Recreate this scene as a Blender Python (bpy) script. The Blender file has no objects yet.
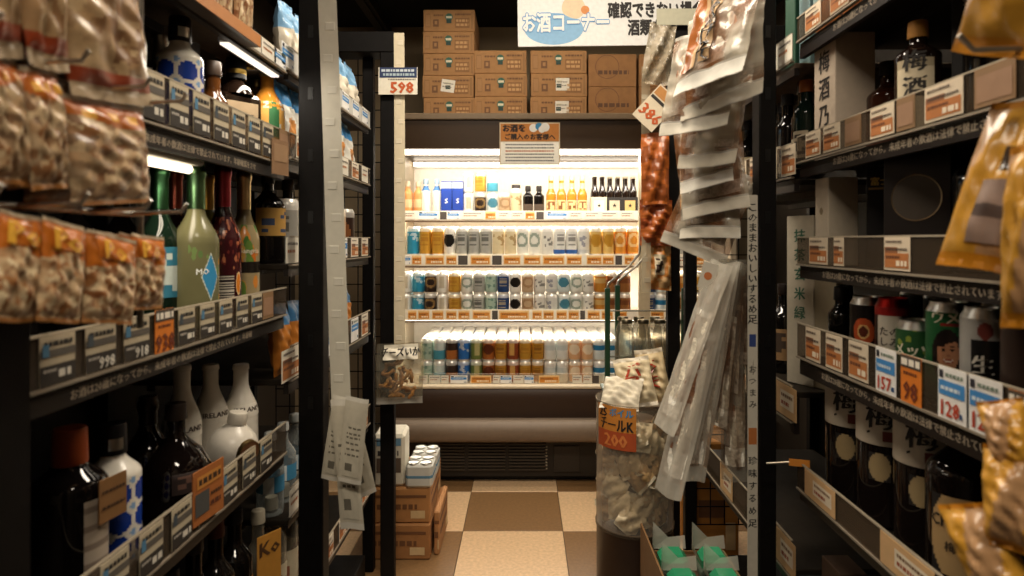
import bpy, math, random
from mathutils import Matrix, Vector
R = random.Random(7)
SC = bpy.context.scene
COL = SC.collection
PI = math.pi
CZ = 1.31                                   # eye height
# ------------------------------------------------------------------ camera, world, lights, exposure
cam = bpy.data.cameras.new('camera'); camo = bpy.data.objects.new('camera', cam); COL.objects.link(camo)
camo.location = (0, 0, CZ); camo.rotation_euler = (PI / 2, 0, 0)
cam.sensor_width = 36; cam.lens = 22.5; cam.shift_x = -12 / 1024; cam.shift_y = -48 / 1024
cam.clip_start = .05
cam.dof.use_dof = True; cam.dof.focus_distance = 2.3; cam.dof.aperture_fstop = 4.0
SC.camera = camo
SC.view_settings.view_transform = 'Standard'; SC.view_settings.look = 'None'
SC.view_settings.exposure = 0.0; SC.view_settings.gamma = 1; SC.view_settings.use_curve_mapping = False
SC.cycles.transparent_max_bounces = 24; SC.cycles.max_bounces = 8
w = bpy.data.worlds.new('world'); SC.world = w; w.use_nodes = True
w.node_tree.nodes['Background'].inputs[0].default_value = (.9, .75, .55, 1)
w.node_tree.nodes['Background'].inputs[1].default_value = .004
def area(name, loc, size, energy, col, rot=(0, 0, 0), spread=PI):
    l = bpy.data.lights.new(name, 'AREA'); l.shape = 'RECTANGLE'; l.size, l.size_y = size
    l.energy = energy; l.color = col; l.spread = spread
    o = bpy.data.objects.new(name, l); COL.objects.link(o); o.location = loc; o.rotation_euler = rot
    return o
WARM = (1, .87, .70)
area('ceiling_light', (.0, -.30, 2.66), (1.2, .3), 36, WARM)
area('ceiling_light', (.0, 1.60, 2.66), (1.2, .3), 40, WARM)
area('ceiling_light', (.3, 2.42, 2.70), (1.2, .2), 4, WARM)
area('ceiling_light', (.1, 3.10, 2.70), (1.6, .2), 13, WARM)
area('shelf_lamp_or_fill_light', (-.66, .98, CZ + .132), (.05, .55), 1.6, (1, .86, .66))
area('shelf_lamp_or_fill_light', (-.60, 1.40, CZ + .385), (.03, .26), .8, (1, .9, .75), (0, math.radians(-20), 0))  # added fill light for the dark upper left bottles
FR = (1, .91, .77)
area('canopy_light', (.15, 3.53, 1.785), (1.75, .06), 24, FR, (math.radians(25), 0, 0))
# ------------------------------------------------------------------ colours, materials
def hx(s):
    s = s.lstrip('#')
    o = []
    for i in (0, 2, 4):
        c = int(s[i:i + 2], 16) / 255
        o.append(c / 12.92 if c <= .04045 else ((c + .055) / 1.055) ** 2.4)
    return tuple(o)
WHITE, BLACK, CREAM = hx('e8e6e0'), hx('0c0b0b'), hx('d8cdb4')
ORANGE, ALU, CARD = hx('c87a2e'), hx('c9c9c6'), hx('a67443')
BLUE, GREEN, RED, GOLD = hx('24408f'), hx('2f6b45'), hx('8e2a22'), hx('b98a3c')
FIN = {}
def material(name):
    if name in FIN: return FIN[name]
    m = bpy.data.materials.new(name); m.use_nodes = True
    nt = m.node_tree; N = nt.nodes; L = nt.links
    b = N['Principled BSDF']; out = N['Material Output']
    at = N.new('ShaderNodeAttribute'); at.attribute_name = 'Col'
    tc = N.new('ShaderNodeTexCoord')
    def noise(scale, detail=3):
        n = N.new('ShaderNodeTexNoise'); n.inputs['Scale'].default_value = scale; n.inputs['Detail'].default_value = detail
        L.new(tc.outputs['Object'], n.inputs['Vector']); return n.outputs['Fac']
    def mottle(scale, amt):                    # small colour grain that belongs to the stuff itself
        mr = N.new('ShaderNodeMapRange'); L.new(noise(scale, 5), mr.inputs[0])
        mr.inputs[1].default_value = .3; mr.inputs[2].default_value = .7
        mr.inputs[3].default_value = 1 - amt; mr.inputs[4].default_value = 1 + amt
        vm = N.new('ShaderNodeVectorMath'); vm.operation = 'SCALE'
        L.new(at.outputs['Color'], vm.inputs[0]); L.new(mr.outputs[0], vm.inputs['Scale'])
        L.new(vm.outputs[0], b.inputs['Base Color'])
    def bump(scale, strength, dist=.004):
        bp = N.new('ShaderNodeBump'); bp.inputs['Strength'].default_value = strength; bp.inputs['Distance'].default_value = dist
        L.new(noise(scale, 4), bp.inputs['Height']); L.new(bp.outputs[0], b.inputs['Normal']); return bp
    L.new(at.outputs['Color'], b.inputs['Base Color'])
    I = b.inputs
    if name == 'paper': I['Roughness'].default_value = .7; mottle(60, .05)
    elif name == 'gloss': I['Roughness'].default_value = .22; mottle(30, .04)
    elif name == 'satin': I['Roughness'].default_value = .45; I['Specular IOR Level'].default_value = .3; mottle(40, .05)
    elif name == 'metal': I['Metallic'].default_value = 1; I['Roughness'].default_value = .3; mottle(50, .05)
    elif name == 'can': I['Metallic'].default_value = .35; I['Roughness'].default_value = .3; mottle(40, .04)
    elif name == 'glass': I['Roughness'].default_value = .06; I['IOR'].default_value = 1.5; mottle(20, .08)
    elif name == 'black': I['Roughness'].default_value = .55; mottle(35, .2); bump(400, .15, .001); I['Specular IOR Level'].default_value = .12
    elif name == 'card': I['Roughness'].default_value = .82; mottle(25, .10); bump(150, .1, .001)
    elif name == 'tile': I['Roughness'].default_value = .38; mottle(70, .14); bump(90, .06, .001)
    elif name == 'wall': I['Roughness'].default_value = .85; mottle(4, .08); bump(60, .1, .002)
    elif name == 'crinkle': I['Roughness'].default_value = .3; mottle(45, .08); bump(30, .22, .004)
    elif name == 'snack': I['Roughness'].default_value = .6; mottle(120, .35); bump(120, .6, .004)
    elif name in ('clear', 'film', 'frost', 'rail'):
        tr = N.new('ShaderNodeBsdfTransparent'); mix = N.new('ShaderNodeMixShader'); fr = N.new('ShaderNodeLayerWeight')
        fr.inputs['Blend'].default_value = .25
        mr = N.new('ShaderNodeMapRange')
        lo, hi = {'clear': (.10, .8), 'film': (.44, .82), 'frost': (.5, .9), 'rail': (.10, .4)}[name]
        mr.inputs[3].default_value = lo; mr.inputs[4].default_value = hi
        L.new(fr.outputs['Facing'], mr.inputs[0]); L.new(mr.outputs[0], mix.inputs[0])
        I['Roughness'].default_value = {'clear': .08, 'film': .22, 'frost': .4, 'rail': .2}[name]
        if name in ('film', 'frost'):
            bp = bump(22 if name == 'film' else 14, .45, .008)
            I['Specular IOR Level'].default_value = .7
        tint = N.new('ShaderNodeMix'); tint.data_type = 'RGBA'; tint.inputs[0].default_value = .5 if name in ('clear', 'rail') else .15
        tint.inputs[6].default_value = (1, 1, 1, 1); L.new(at.outputs['Color'], tint.inputs[7]); L.new(tint.outputs[2], tr.inputs[0])
        L.new(tr.outputs[0], mix.inputs[1]); L.new(b.outputs[0], mix.inputs[2]); L.new(mix.outputs[0], out.inputs[0])
    elif name.startswith('lamp'):
        e = N.new('ShaderNodeEmission'); e.inputs[1].default_value = float(name[4:]); L.new(at.outputs['Color'], e.inputs[0]); L.new(e.outputs[0], out.inputs[0])
    FIN[name] = m
    return m
# ------------------------------------------------------------------ mesh builder: one MB = one mesh object
TXT = {}
def text_geo(s):
    if s not in TXT:
        c = bpy.data.curves.new('t', 'FONT'); c.body = s; c.resolution_u = 1; c.align_x = 'CENTER'
        o = bpy.data.objects.new('t', c); COL.objects.link(o)
        me = bpy.data.meshes.new_from_object(o)
        TXT[s] = ([tuple(v.co) for v in me.vertices], [tuple(p.vertices) for p in me.polygons])
        bpy.data.objects.remove(o); bpy.data.meshes.remove(me); bpy.data.curves.remove(c)
    return TXT[s]
class MB:
    def __init__(s): s.v = []; s.f = []; s.c = []; s.m = []; s.s = []
    def add(s, V, F, col, fin='satin', smooth=False, M=None):
        k = len(s.v)
        if M is not None: V = [tuple(M @ Vector(p)) for p in V]
        s.v += V
        per = isinstance(col, list)
        for i, f in enumerate(F):
            s.f.append(tuple(k + j for j in f))
            if per: c, fi = col[i]
            else: c, fi = col, fin
            s.c.append(c); s.m.append(fi or fin); s.s.append(smooth)
        return s
    def box(s, x0, x1, y0, y1, z0, z1, col, fin='satin', M=None, bev=0):
        if bev <= 0:
            V = [(x, y, z) for x in (x0, x1) for y in (y0, y1) for z in (z0, z1)]
            return s.add(V, [(0, 1, 3, 2), (4, 6, 7, 5), (0, 4, 5, 1), (2, 3, 7, 6), (0, 2, 6, 4), (1, 5, 7, 3)], col, fin, M=M)
        V = []; ix = {}
        for i, x in enumerate((x0, x1)):
            for j, y in enumerate((y0, y1)):
                for k, z in enumerate((z0, z1)):
                    dx, dy, dz = (bev if i == 0 else -bev), (bev if j == 0 else -bev), (bev if k == 0 else -bev)
                    for a, p in enumerate(((x, y + dy, z + dz), (x + dx, y, z + dz), (x + dx, y + dy, z))):
                        ix[i, j, k, a] = len(V); V.append(p)
        F = []
        c = lambda *q: F.append(tuple(ix[t] for t in q))
        c((0,0,0,0),(0,0,1,0),(0,1,1,0),(0,1,0,0)); c((1,0,0,0),(1,1,0,0),(1,1,1,0),(1,0,1,0))
        c((0,0,0,1),(1,0,0,1),(1,0,1,1),(0,0,1,1)); c((0,1,0,1),(0,1,1,1),(1,1,1,1),(1,1,0,1))
        c((0,0,0,2),(0,1,0,2),(1,1,0,2),(1,0,0,2)); c((0,0,1,2),(1,0,1,2),(1,1,1,2),(0,1,1,2))
        for a in (0, 1):
            for b in (0, 1):
                c((a,b,0,0),(a,b,1,0),(a,b,1,1),(a,b,0,1)); c((a,0,b,0),(a,1,b,0),(a,1,b,2),(a,0,b,2)); c((0,a,b,1),(1,a,b,1),(1,a,b,2),(0,a,b,2))
                for d in (0, 1): c((a,b,d,0),(a,b,d,1),(a,b,d,2))
        return s.add(V, F, col, fin, M=M)
    def quad(s, x0, x1, z0, z1, y, col, fin='paper', M=None):      # faces -y
        return s.add([(x0, y, z0), (x1, y, z0), (x1, y, z1), (x0, y, z1)], [(0, 1, 2, 3)], col, fin, M=M)
    def lathe(s, prof, n=24, col=WHITE, fin='gloss', fn=None, M=None, sharp=.6, a0=0, a1=2 * PI):
        # prof [(r,z) or (r,z,col,fin)]; angle 0 looks to -y
        P = []
        for i, p in enumerate(prof):
            P.append(p)
            if 0 < i < len(prof) - 1:
                q0, q2 = prof[i - 1], prof[i + 1]
                t0 = math.atan2(p[1] - q0[1], p[0] - q0[0]); t1 = math.atan2(q2[1] - p[1], q2[0] - p[0])
                d = abs((t1 - t0 + PI) % (2 * PI) - PI)
                if d > sharp or (len(q2) > 2 and len(p) > 2 and q2[2:] != p[2:]): P.append(p)
        full = a1 - a0 > 6.28
        nn = n if full else n + 1
        V = []; F = []; C = []
        for p in P:
            for j in range(nn):
                a = a0 + (a1 - a0) * j / n
                V.append((p[0] * math.sin(a), -p[0] * math.cos(a), p[1]))
        for i in range(len(P) - 1):
            if P[i][:2] == P[i + 1][:2]: continue
            q = P[i + 1]
            c = (q[2], q[3]) if len(q) > 3 else (col, fin)
            for j in range(n):
                k = (j + 1) % nn
                F.append((i * nn + j, i * nn + k, (i + 1) * nn + k, (i + 1) * nn + j))
                if fn:
                    a = a0 + (a1 - a0) * (j + .5) / n; a = (a + PI) % (2 * PI) - PI
                    C.append(fn(a, (P[i][1] + q[1]) / 2, c))
                else: C.append(c)
        return s.add(V, F, C, fin, True, M)
    def tube(s, pts, r, col, fin='metal', n=8, M=None, cap=True):
        pts = [Vector(p) for p in pts]; V = []; F = []
        for i, p in enumerate(pts):
            d = (pts[min(i + 1, len(pts) - 1)] - pts[max(i - 1, 0)]).normalized()
            u = d.orthogonal().normalized() if i == 0 else (u - d * u.dot(d)).normalized()
            w = d.cross(u)
            for j in range(n):
                a = 2 * PI * j / n
                V.append(tuple(p + u * (r * math.cos(a)) + w * (r * math.sin(a))))
        for i in range(len(pts) - 1):
            for j in range(n):
                F.append((i * n + j, i * n + (j + 1) % n, (i + 1) * n + (j + 1) % n, (i + 1) * n + j))
        s.add(V, F, col, fin, True, M)
        if cap: s.add([V[j] for j in range(n)], [tuple(reversed(range(n)))], col, fin, M=M); s.add(V[-n:], [tuple(range(n))], col, fin, M=M)
        return s
    def grid(s, fn, nu, nv, colfn, fin='paper', smooth=True, M=None):
        V = [tuple(fn(i / nu, j / nv)) for j in range(nv + 1) for i in range(nu + 1)]
        F = []; C = []
        for j in range(nv):
            for i in range(nu):
                k = j * (nu + 1) + i
                F.append((k, k + 1, k + nu + 2, k + nu + 1))
                c = colfn((i + .5) / nu, (j + .5) / nv) if callable(colfn) else colfn
                C.append(c if isinstance(c[0], tuple) else (c, fin))
        return s.add(V, F, C, fin, smooth, M)
    def text(s, t, h, col, M, fin='paper', wide=1.0, bend=None, bold=.03, ring=False):
        V, F = text_geo(t); n = len(V)
        if bold > .04 and not ring: ring = True; bold *= .75
        D = ((-bold, -bold * .5), (bold, bold * .5)) if not ring else [(bold * math.cos(a * PI / 4), bold * math.sin(a * PI / 4)) for a in range(8)]
        V = [(x + d, y + e, z + q * 5e-5 / h) for q, (d, e) in enumerate(D) for x, y, z in V]; F = [tuple(n * q + k for k in f) for q in range(len(D)) for f in F]
        if bend:                                                     # wrap on a cylinder of radius bend, centred on height M
            V = [((bend) * math.sin(x * h * wide / bend), -bend * math.cos(x * h * wide / bend), M + (y - .35) * h) for x, y, z in V]
            V = [(p[0] * (1 + 5e-5 / bend * (i // n)), p[1] * (1 + 5e-5 / bend * (i // n)), p[2]) for i, p in enumerate(V)]
            return s.add(V, F, col, fin)
        return s.add([(x * h * wide, (y - .35) * h, z * h) for x, y, z in V], F, col, fin, M=M)
    def build(s, name, parent=None, loc=(0, 0, 0), rot=(0, 0, 0)):
        o = bpy.data.objects.new(name, s.mesh(name)); COL.objects.link(o)
        o.location = loc; o.rotation_euler = rot
        if parent is not None: o.parent = parent
        return o
    def mesh(s, name):
        me = bpy.data.meshes.new(name); me.from_pydata(s.v, [], s.f)
        fins = []
        for f in s.m:
            if f not in fins: fins.append(f)
        for f in fins: me.materials.append(material(f))
        me.polygons.foreach_set('material_index', [fins.index(f) for f in s.m])
        me.polygons.foreach_set('use_smooth', s.s)
        at = me.color_attributes.new('Col', 'FLOAT_COLOR', 'CORNER')
        buf = []
        for f, c in zip(s.f, s.c): buf += [c[0], c[1], c[2], 1.0] * len(f)
        at.data.foreach_set('color', buf)
        me.update()
        return me
S_ = Matrix(((1, 0, 0, 0), (0, 0, -1, 0), (0, 1, 0, 0), (0, 0, 0, 1)))
def face(x, y, z, rz=0, tilt=0):             # frame for flat print that looks to -y turned by rz about z
    return Matrix.Translation((x, y, z)) @ Matrix.Rotation(rz, 4, 'Z') @ Matrix.Rotation(tilt, 4, 'X') @ S_
def TM(x=0, y=0, z=0, rx=0, ry=0, rz=0):
    return Matrix.Translation((x, y, z)) @ Matrix.Rotation(rz, 4, 'Z') @ Matrix.Rotation(ry, 4, 'Y') @ Matrix.Rotation(rx, 4, 'X')
def tag(o, label, cat, group=None):
    o['label'] = label; o['category'] = cat
    if group: o['group'] = group
    return o
def empty(name, loc, rz=0):
    o = bpy.data.objects.new(name, None); COL.objects.link(o); o.location = loc; o.rotation_euler = (0, 0, rz)
    o.empty_display_size = .05
    return o
def structure(o): o['kind'] = 'structure'; return o
def clone(o, loc, rz=None, label=None, parent=None):
    c = o.copy(); COL.objects.link(c); c.location = loc
    if rz is not None: c.rotation_euler = (0, 0, rz)
    if parent is not None: c.parent = parent
    if label: c['label'] = label
    for ch in o.children: clone(ch, ch.location, None, None, c)
    return c
ORD = ('first second third fourth fifth sixth seventh eighth ninth tenth eleventh twelfth thirteenth fourteenth fifteenth '
       'sixteenth seventeenth eighteenth nineteenth twentieth').split() + ['twenty-' + x for x in 'first second third fourth fifth sixth seventh eighth'.split()]
def hX(px, Y): return (px - 524) * Y / 640       # measured photo proportions turned into metres at depth Y
def hZ(py, Y): return CZ - (py - 240) * Y / 640
def rnd(a, b): return a + (b - a) * R.random()
def mixc(a, b, t): return tuple(p + (q - p) * t for p, q in zip(a, b))
def wob(u, v, sd): return .5 * math.sin(9 * u + 5 * v + sd) + .3 * math.sin(17 * u - 13 * v + 2.3 * sd) + .25 * math.sin(-6 * u + 23 * v + 4.1 * sd)
def pouch(mb, w, h, d, nx, ny, colfn, sd=0, seal=.07, M=None, amp=.12, bend=0.0, back=True, fin='crinkle'):
    # hanging bag, top centre at origin, front to -y; u 0..1 left to right, v 0..1 top to bottom
    def pt(side):
        def f(u, v):
            a = abs(2 * u - 1); e = max(0, 1 - a ** 3)
            vv = (v - seal) / (1 - 2 * seal)
            g = 0 if vv <= 0 or vv >= 1 else (math.sin(PI * vv)) ** .45
            th = d * .5 * e ** .6 * g
            wr = wob(u * 1.3, v * 1.7, sd) * d * amp
            x = (u - .5) * w * (1 + .02 * math.sin(7 * v + sd)); z = -v * h + .015 * h * math.sin(3 * u + sd)
            y = -side * th + wr * (.4 + e * g) + bend * h * v * v
            return (x, y, z)
        return f
    f = pt(1); mb.grid(lambda u, v: f(u, 1 - v), nx, ny, lambda u, v: colfn(u, 1 - v, True), fin, True, M)
    if back:
        g = pt(-1); mb.grid(lambda u, v: g(1 - u, 1 - v), nx, ny, lambda u, v: colfn(1 - u, 1 - v, False), fin, True, M)
    return f
# ------------------------------------------------------------------ the room
fl = structure(MB().box(-1.6, 1.6, -.9, 4.4, -.03, -.004, hx('3a2f26'), 'tile').build('floor'))
TL, TDK = hx('ccab84'), hx('7d5e3c')
x0 = hX(557.7, 3.33); y0 = 3.33               # a joint measured in the photo; tiles are 45 cm
tiles = [MB().box(-.2238, .2238, -.2238, .2238, -.004, 0, c, 'tile', bev=.0012).mesh('tile') for c in (TL, TDK)]
for i in range(-4, 4):
    for j in range(-9, 3):
        cx, cy = x0 + (i + .5) * .45, y0 - (j + .5) * .45 + .0
        if abs(cx) > 1.5 or cy < -.7 or cy > 4.2: continue
        o = bpy.data.objects.new('tile', tiles[(i + j) % 2]); COL.objects.link(o); o.parent = fl; o.location = (cx, cy, 0)
        o.rotation_euler = (0, 0, PI / 2 * R.randrange(4))
structure(MB().box(-1.6, 1.6, -.9, 4.4, 2.76, 2.82, hx('0e0c0a'), 'wall').build('ceiling'))
structure(MB().box(-1.6, 1.6, 4.36, 4.42, 0, 2.76, hx('a08d70'), 'wall').build('wall_back'))
structure(MB().box(-1.62, -1.56, -.9, 4.36, 0, 2.76, hx('4c4236'), 'wall').build('wall_left'))
structure(MB().box(1.56, 1.62, -.9, 4.36, 0, 2.76, hx('4c4236'), 'wall').build('wall_right'))
structure(MB().box(-1.6, 1.6, -.96, -.9, 0, 2.76, hx('4c4236'), 'wall').build('wall_front'))
structure(MB().box(-.98, -.9, 1.0, 4.36, 2.70, 2.76, hx('3a322a'), 'satin').box(-.96, -.92, 1.0, 4.36, 2.68, 2.70, hx('2a241e')).build('trim_1'))
# ------------------------------------------------------------------ price tags
def rect(mb, M, x0, x1, y0, y1, col, z=.0006, fin='paper'):
    mb.add([(x0, y0, z), (x1, y0, z), (x1, y1, z), (x0, y1, z)], [(0, 1, 2, 3)], col, fin, M=M)
def lines(mb, M, x0, x1, y, h, col, z=.0008, sd=0):
    r = random.Random(sd); x = x0
    while x < x1 - .001:
        wd = r.uniform(.6, 1.6) * h
        rect(mb, M, x, min(x + wd, x1), y, y + h, col, z); x += wd + h * .35
def draw_tag(mb, M, w, h, kind, price, sd):
    a, b = -w / 2, w / 2; c, d = -h / 2, h / 2
    base = {'std': hx('bdb095'), 'ora': hx('e6ddcb'), 'blue': hx('eceae6'), 'promo': hx('d8781e'), 'brown': hx('8a6a48'), 'wide': hx('cfa878'), 'oraw': hx('d9c9b0'), 'white': hx('e0dacb'), 'of': hx('e9c58a')}[kind]
    mb.add([(a, c, -.001), (b, c, -.001), (b, d, -.001), (a, d, -.001), (a, c, 0), (b, c, 0), (b, d, 0), (a, d, 0)],
           [(4, 5, 6, 7), (1, 0, 3, 2), (0, 1, 5, 4), (1, 2, 6, 5), (2, 3, 7, 6), (3, 0, 4, 7)], base, 'paper', M=M)
    ink = hx('26221f')
    if kind == 'std':
        rect(mb, M, a, b, c, c + h * .4, hx('2e2822')); rect(mb, M, a, b, c + h * .56, c + h * .72, hx('5a544c'))
        lines(mb, M, a + .1 * w, b - .1 * w, c + .79 * h, .1 * h, ink, sd=sd)
        rect(mb, M, a + .06 * w, a + .24 * w, c + .58 * h, c + .84 * h, hx('4d7fa0') if sd % 3 else hx('3f4a52'), .001)
        lines(mb, M, a + .08 * w, a + .45 * w, c + .26 * h, .06 * h, hx('b5afa4'), sd=sd + 1)
        if price: mb.text(price, .38 * h, hx('e8e2d4'), M @ TM(.18 * w, c + .16 * h, .0012))
        else: lines(mb, M, a + .5 * w, b - .08 * w, c + .12 * h, .16 * h, hx('d8d2c4'), .0012, sd + 2)
    elif kind in ('ora', 'oraw'):
        rect(mb, M, a + .04 * w, b - .04 * w, c + .08 * h, c + .52 * h, hx('b5713a'))
        rect(mb, M, a + .04 * w, b - .45 * w, c + .52 * h, c + .70 * h, hx('8f5a36'))
        lines(mb, M, a + .08 * w, b - .3 * w, c + .83 * h, .07 * h, hx('6a5a4c'), sd=sd)
        lines(mb, M, a + .1 * w, b - .1 * w, c + .60 * h, .07 * h, hx('4a3a2e'), .001, sd + 1)
        lines(mb, M, a + .1 * w, b - .35 * w, c + .36 * h, .08 * h, hx('6a3c20'), .001, sd + 2)
        if price: mb.text(price, .3 * h, hx('f0e6d4'), M @ TM(.2 * w, c + .2 * h, .0012))
        else: lines(mb, M, a + .5 * w, b - .1 * w, c + .14 * h, .16 * h, hx('e8d8c0'), .001, sd + 3)
    elif kind == 'of':
        rect(mb, M, a + .05 * w, b - .05 * w, c + .1 * h, c + .78 * h, hx('cf8228'))
        lines(mb, M, a + .1 * w, b - .3 * w, c + .5 * h, .14 * h, hx('7a4a1c'), .001, sd); lines(mb, M, a + .3 * w, b - .1 * w, c + .2 * h, .18 * h, hx('f4e4c0'), .001, sd + 1)
    elif kind == 'blue':
        rect(mb, M, a + .04 * w, b - .04 * w, c + .46 * h, c + .74 * h, hx('3c86c6'))
        rect(mb, M, a + .05 * w, a + .2 * w, c + .78 * h, c + .93 * h, hx('2a2a34'))
        lines(mb, M, a + .28 * w, b - .1 * w, c + .82 * h, .07 * h, hx('7a8a7c'), sd=sd)
        lines(mb, M, a + .12 * w, b - .2 * w, c + .56 * h, .07 * h, hx('d4e4ee'), .001, sd + 1)
        if price: mb.text(price, .42 * h, hx('b53d1c'), M @ TM(-.08 * w, c + .22 * h, .0012), wide=.95, bold=.035)
        lines(mb, M, b - .2 * w, b - .06 * w, c + .1 * h, .1 * h, hx('30507a'), .001, sd + 3)
    elif kind == 'promo':
        rect(mb, M, a, b, c + .74 * h, d, hx('4d4236'))
        lines(mb, M, a + .05 * w, b - .05 * w, c + .79 * h, .14 * h, hx('eee6d6'), .001, sd)
        lines(mb, M, a + .15 * w, b - .2 * w, c + .60 * h, .06 * h, hx('6a3210'), sd=sd + 1)
        if price: mb.text(price, .55 * h, hx('6e2c0c'), M @ TM(0, c + .27 * h, .0012), wide=.9, bold=.035)
    elif kind == 'brown':
        rect(mb, M, a + .06 * w, b - .06 * w, c + .12 * h, c + .8 * h, hx('99765a'))
    elif kind == 'white':
        lines(mb, M, a + .1 * w, b - .1 * w, c + .7 * h, .1 * h, hx('6a6258'), sd=sd)
        lines(mb, M, a + .1 * w, b - .3 * w, c + .4 * h, .12 * h, hx('a8683a'), sd=sd + 1)
    elif kind == 'wide':
        rect(mb, M, a + .3 * w, b - .1 * w, c + .25 * h, c + .8 * h, hx('e2d4bc'))
        lines(mb, M, a + .35 * w, b - .15 * w, c + .6 * h, .1 * h, hx('7a5a3a'), .001, sd)
        lines(mb, M, a + .35 * w, b - .3 * w, c + .35 * h, .12 * h, hx('9a4a28'), .001, sd + 1)
# ------------------------------------------------------------------ gondola shelving (local frame: front looks to -y)
LIPTXT = 'お酒は20歳になってから。未成年者の飲酒は法律で禁止されています。年齢確認をさせて頂く場合があります'
def shelf(par, sg, ya, yb, zs, depth, rail, lip, tags, liptext=False, th=.014, railcol=None, railfin='rail'):
    a, b = sorted((sg * ya, sg * yb))
    m = MB().box(a, b, 0, depth, zs - th, zs, hx('262019') if liptext or zs < CZ + .4 else hx('5a4d40'), 'black', bev=.002)  # upper shelves coloured paler, their lit underside is painted in
    m.box(a, b, 0, .012, lip[0], zs - th + .001, hx('1c1512'), 'satin')
    for y in (.12, depth - .1): m.box(a + .02, b - .02, y, y + .02, zs - th - .018, zs - th + .0005, hx('2c2723'), 'black')
    if liptext:
        hh = min(.017, (lip[1] - lip[0]) * .6)
        for k in (.25, .75): m.text(LIPTXT[:liptext], hh, hx('a89a86'), face(a + (b - a) * k, -.0012, (lip[0] + lip[1]) / 2))
    o = m.build('shelf', par)
    zb, zt = rail
    r = MB().box(a, b, -.006, -.004, zb, zt, railcol or hx('7a6a58'), railfin)
    r.box(a, b, -.009, .0, zb - .004, zb, hx('8d8272'), 'satin').box(a, b, -.0075, -.003, zt - .003, zt, hx('a89c88'), 'satin')
    r.build('price_rail', o)
    for k, t in enumerate(tags):
        y, w, kind = t[:3]; price = t[3] if len(t) > 3 else None
        h = (zt - zb) * (t[4] if len(t) > 4 else .9); dz = t[5] if len(t) > 5 else 0
        m = MB(); draw_tag(m, face(sg * y, -.0085, (zb + zt) / 2 + dz), w, h, kind, price, k + int(zs * 1000))
        m.build('price_tag', o)
    return o
def gondola(sg, X, label):
    g = empty('shelving_unit', (X, 0, 0), sg * PI / 2); tag(g, label, 'shelving', 'wall shelving along the aisle')
    a, b = sorted((sg * -.3, sg * 2.42))
    MB().box(a, b, .46, .48, .05, 2.1, hx('1d1a17'), 'black').build('back_panel', g)
    MB().box(a, b, .02, .48, 0, .12, hx('1a1715'), 'black', bev=.003).build('base', g)
    for y in (-.3, 1.56 if sg > 0 else 1.50, 2.40):
        q = sg * y; MB().box(q - .015, q + .015, .425, .46, .12, 2.1, hx('12100e'), 'black', bev=.002).build('side_frame', g)
    return g
gl = gondola(1, -.58, 'black steel shelving on the left holding liqueurs and sparkling wines')
gr = gondola(-1, .64, 'black steel shelving on the right holding plum wines and canned drinks')
def reg(y0, y1, n, w, kinds, prices=()):
    out = []
    for i in range(n):
        y = y0 + (y1 - y0) * i / max(1, n - 1)
        out.append((y, w, kinds[i % len(kinds)], prices[i] if i < len(prices) else None))
    return out
# left, near bay
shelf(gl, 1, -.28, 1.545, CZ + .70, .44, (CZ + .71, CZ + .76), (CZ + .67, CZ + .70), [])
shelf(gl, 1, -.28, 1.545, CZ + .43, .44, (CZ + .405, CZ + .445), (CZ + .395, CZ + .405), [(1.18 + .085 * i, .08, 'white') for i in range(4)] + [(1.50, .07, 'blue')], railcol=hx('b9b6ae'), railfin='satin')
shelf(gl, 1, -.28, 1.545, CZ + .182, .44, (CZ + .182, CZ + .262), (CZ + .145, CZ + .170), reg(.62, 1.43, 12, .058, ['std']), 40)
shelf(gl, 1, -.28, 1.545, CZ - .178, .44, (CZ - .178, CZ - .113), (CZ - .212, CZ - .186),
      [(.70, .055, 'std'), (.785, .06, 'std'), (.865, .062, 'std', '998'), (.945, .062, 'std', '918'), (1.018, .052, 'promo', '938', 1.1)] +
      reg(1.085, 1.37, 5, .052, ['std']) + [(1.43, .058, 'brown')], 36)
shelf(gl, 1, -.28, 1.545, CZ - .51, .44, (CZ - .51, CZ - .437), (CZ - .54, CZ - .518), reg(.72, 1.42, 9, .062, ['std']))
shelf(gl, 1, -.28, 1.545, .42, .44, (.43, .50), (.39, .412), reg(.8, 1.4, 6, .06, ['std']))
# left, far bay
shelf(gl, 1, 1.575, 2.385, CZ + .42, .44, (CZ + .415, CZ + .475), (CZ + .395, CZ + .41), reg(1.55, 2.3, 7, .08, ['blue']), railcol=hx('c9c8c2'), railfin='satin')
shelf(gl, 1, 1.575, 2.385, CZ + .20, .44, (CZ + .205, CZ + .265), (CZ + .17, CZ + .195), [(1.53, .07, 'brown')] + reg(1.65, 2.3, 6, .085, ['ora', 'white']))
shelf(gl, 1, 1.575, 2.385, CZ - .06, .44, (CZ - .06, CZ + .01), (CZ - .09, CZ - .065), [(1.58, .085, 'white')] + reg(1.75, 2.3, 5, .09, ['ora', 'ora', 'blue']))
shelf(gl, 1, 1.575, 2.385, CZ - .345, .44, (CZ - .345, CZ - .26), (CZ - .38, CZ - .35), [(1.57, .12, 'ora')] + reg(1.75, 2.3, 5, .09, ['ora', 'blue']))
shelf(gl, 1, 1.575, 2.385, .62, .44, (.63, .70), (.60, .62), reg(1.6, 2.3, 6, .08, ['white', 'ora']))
shelf(gl, 1, 1.575, 2.385, .36, .44, (.37, .44), (.34, .36), reg(1.6, 2.3, 6, .08, ['ora']))
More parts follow.
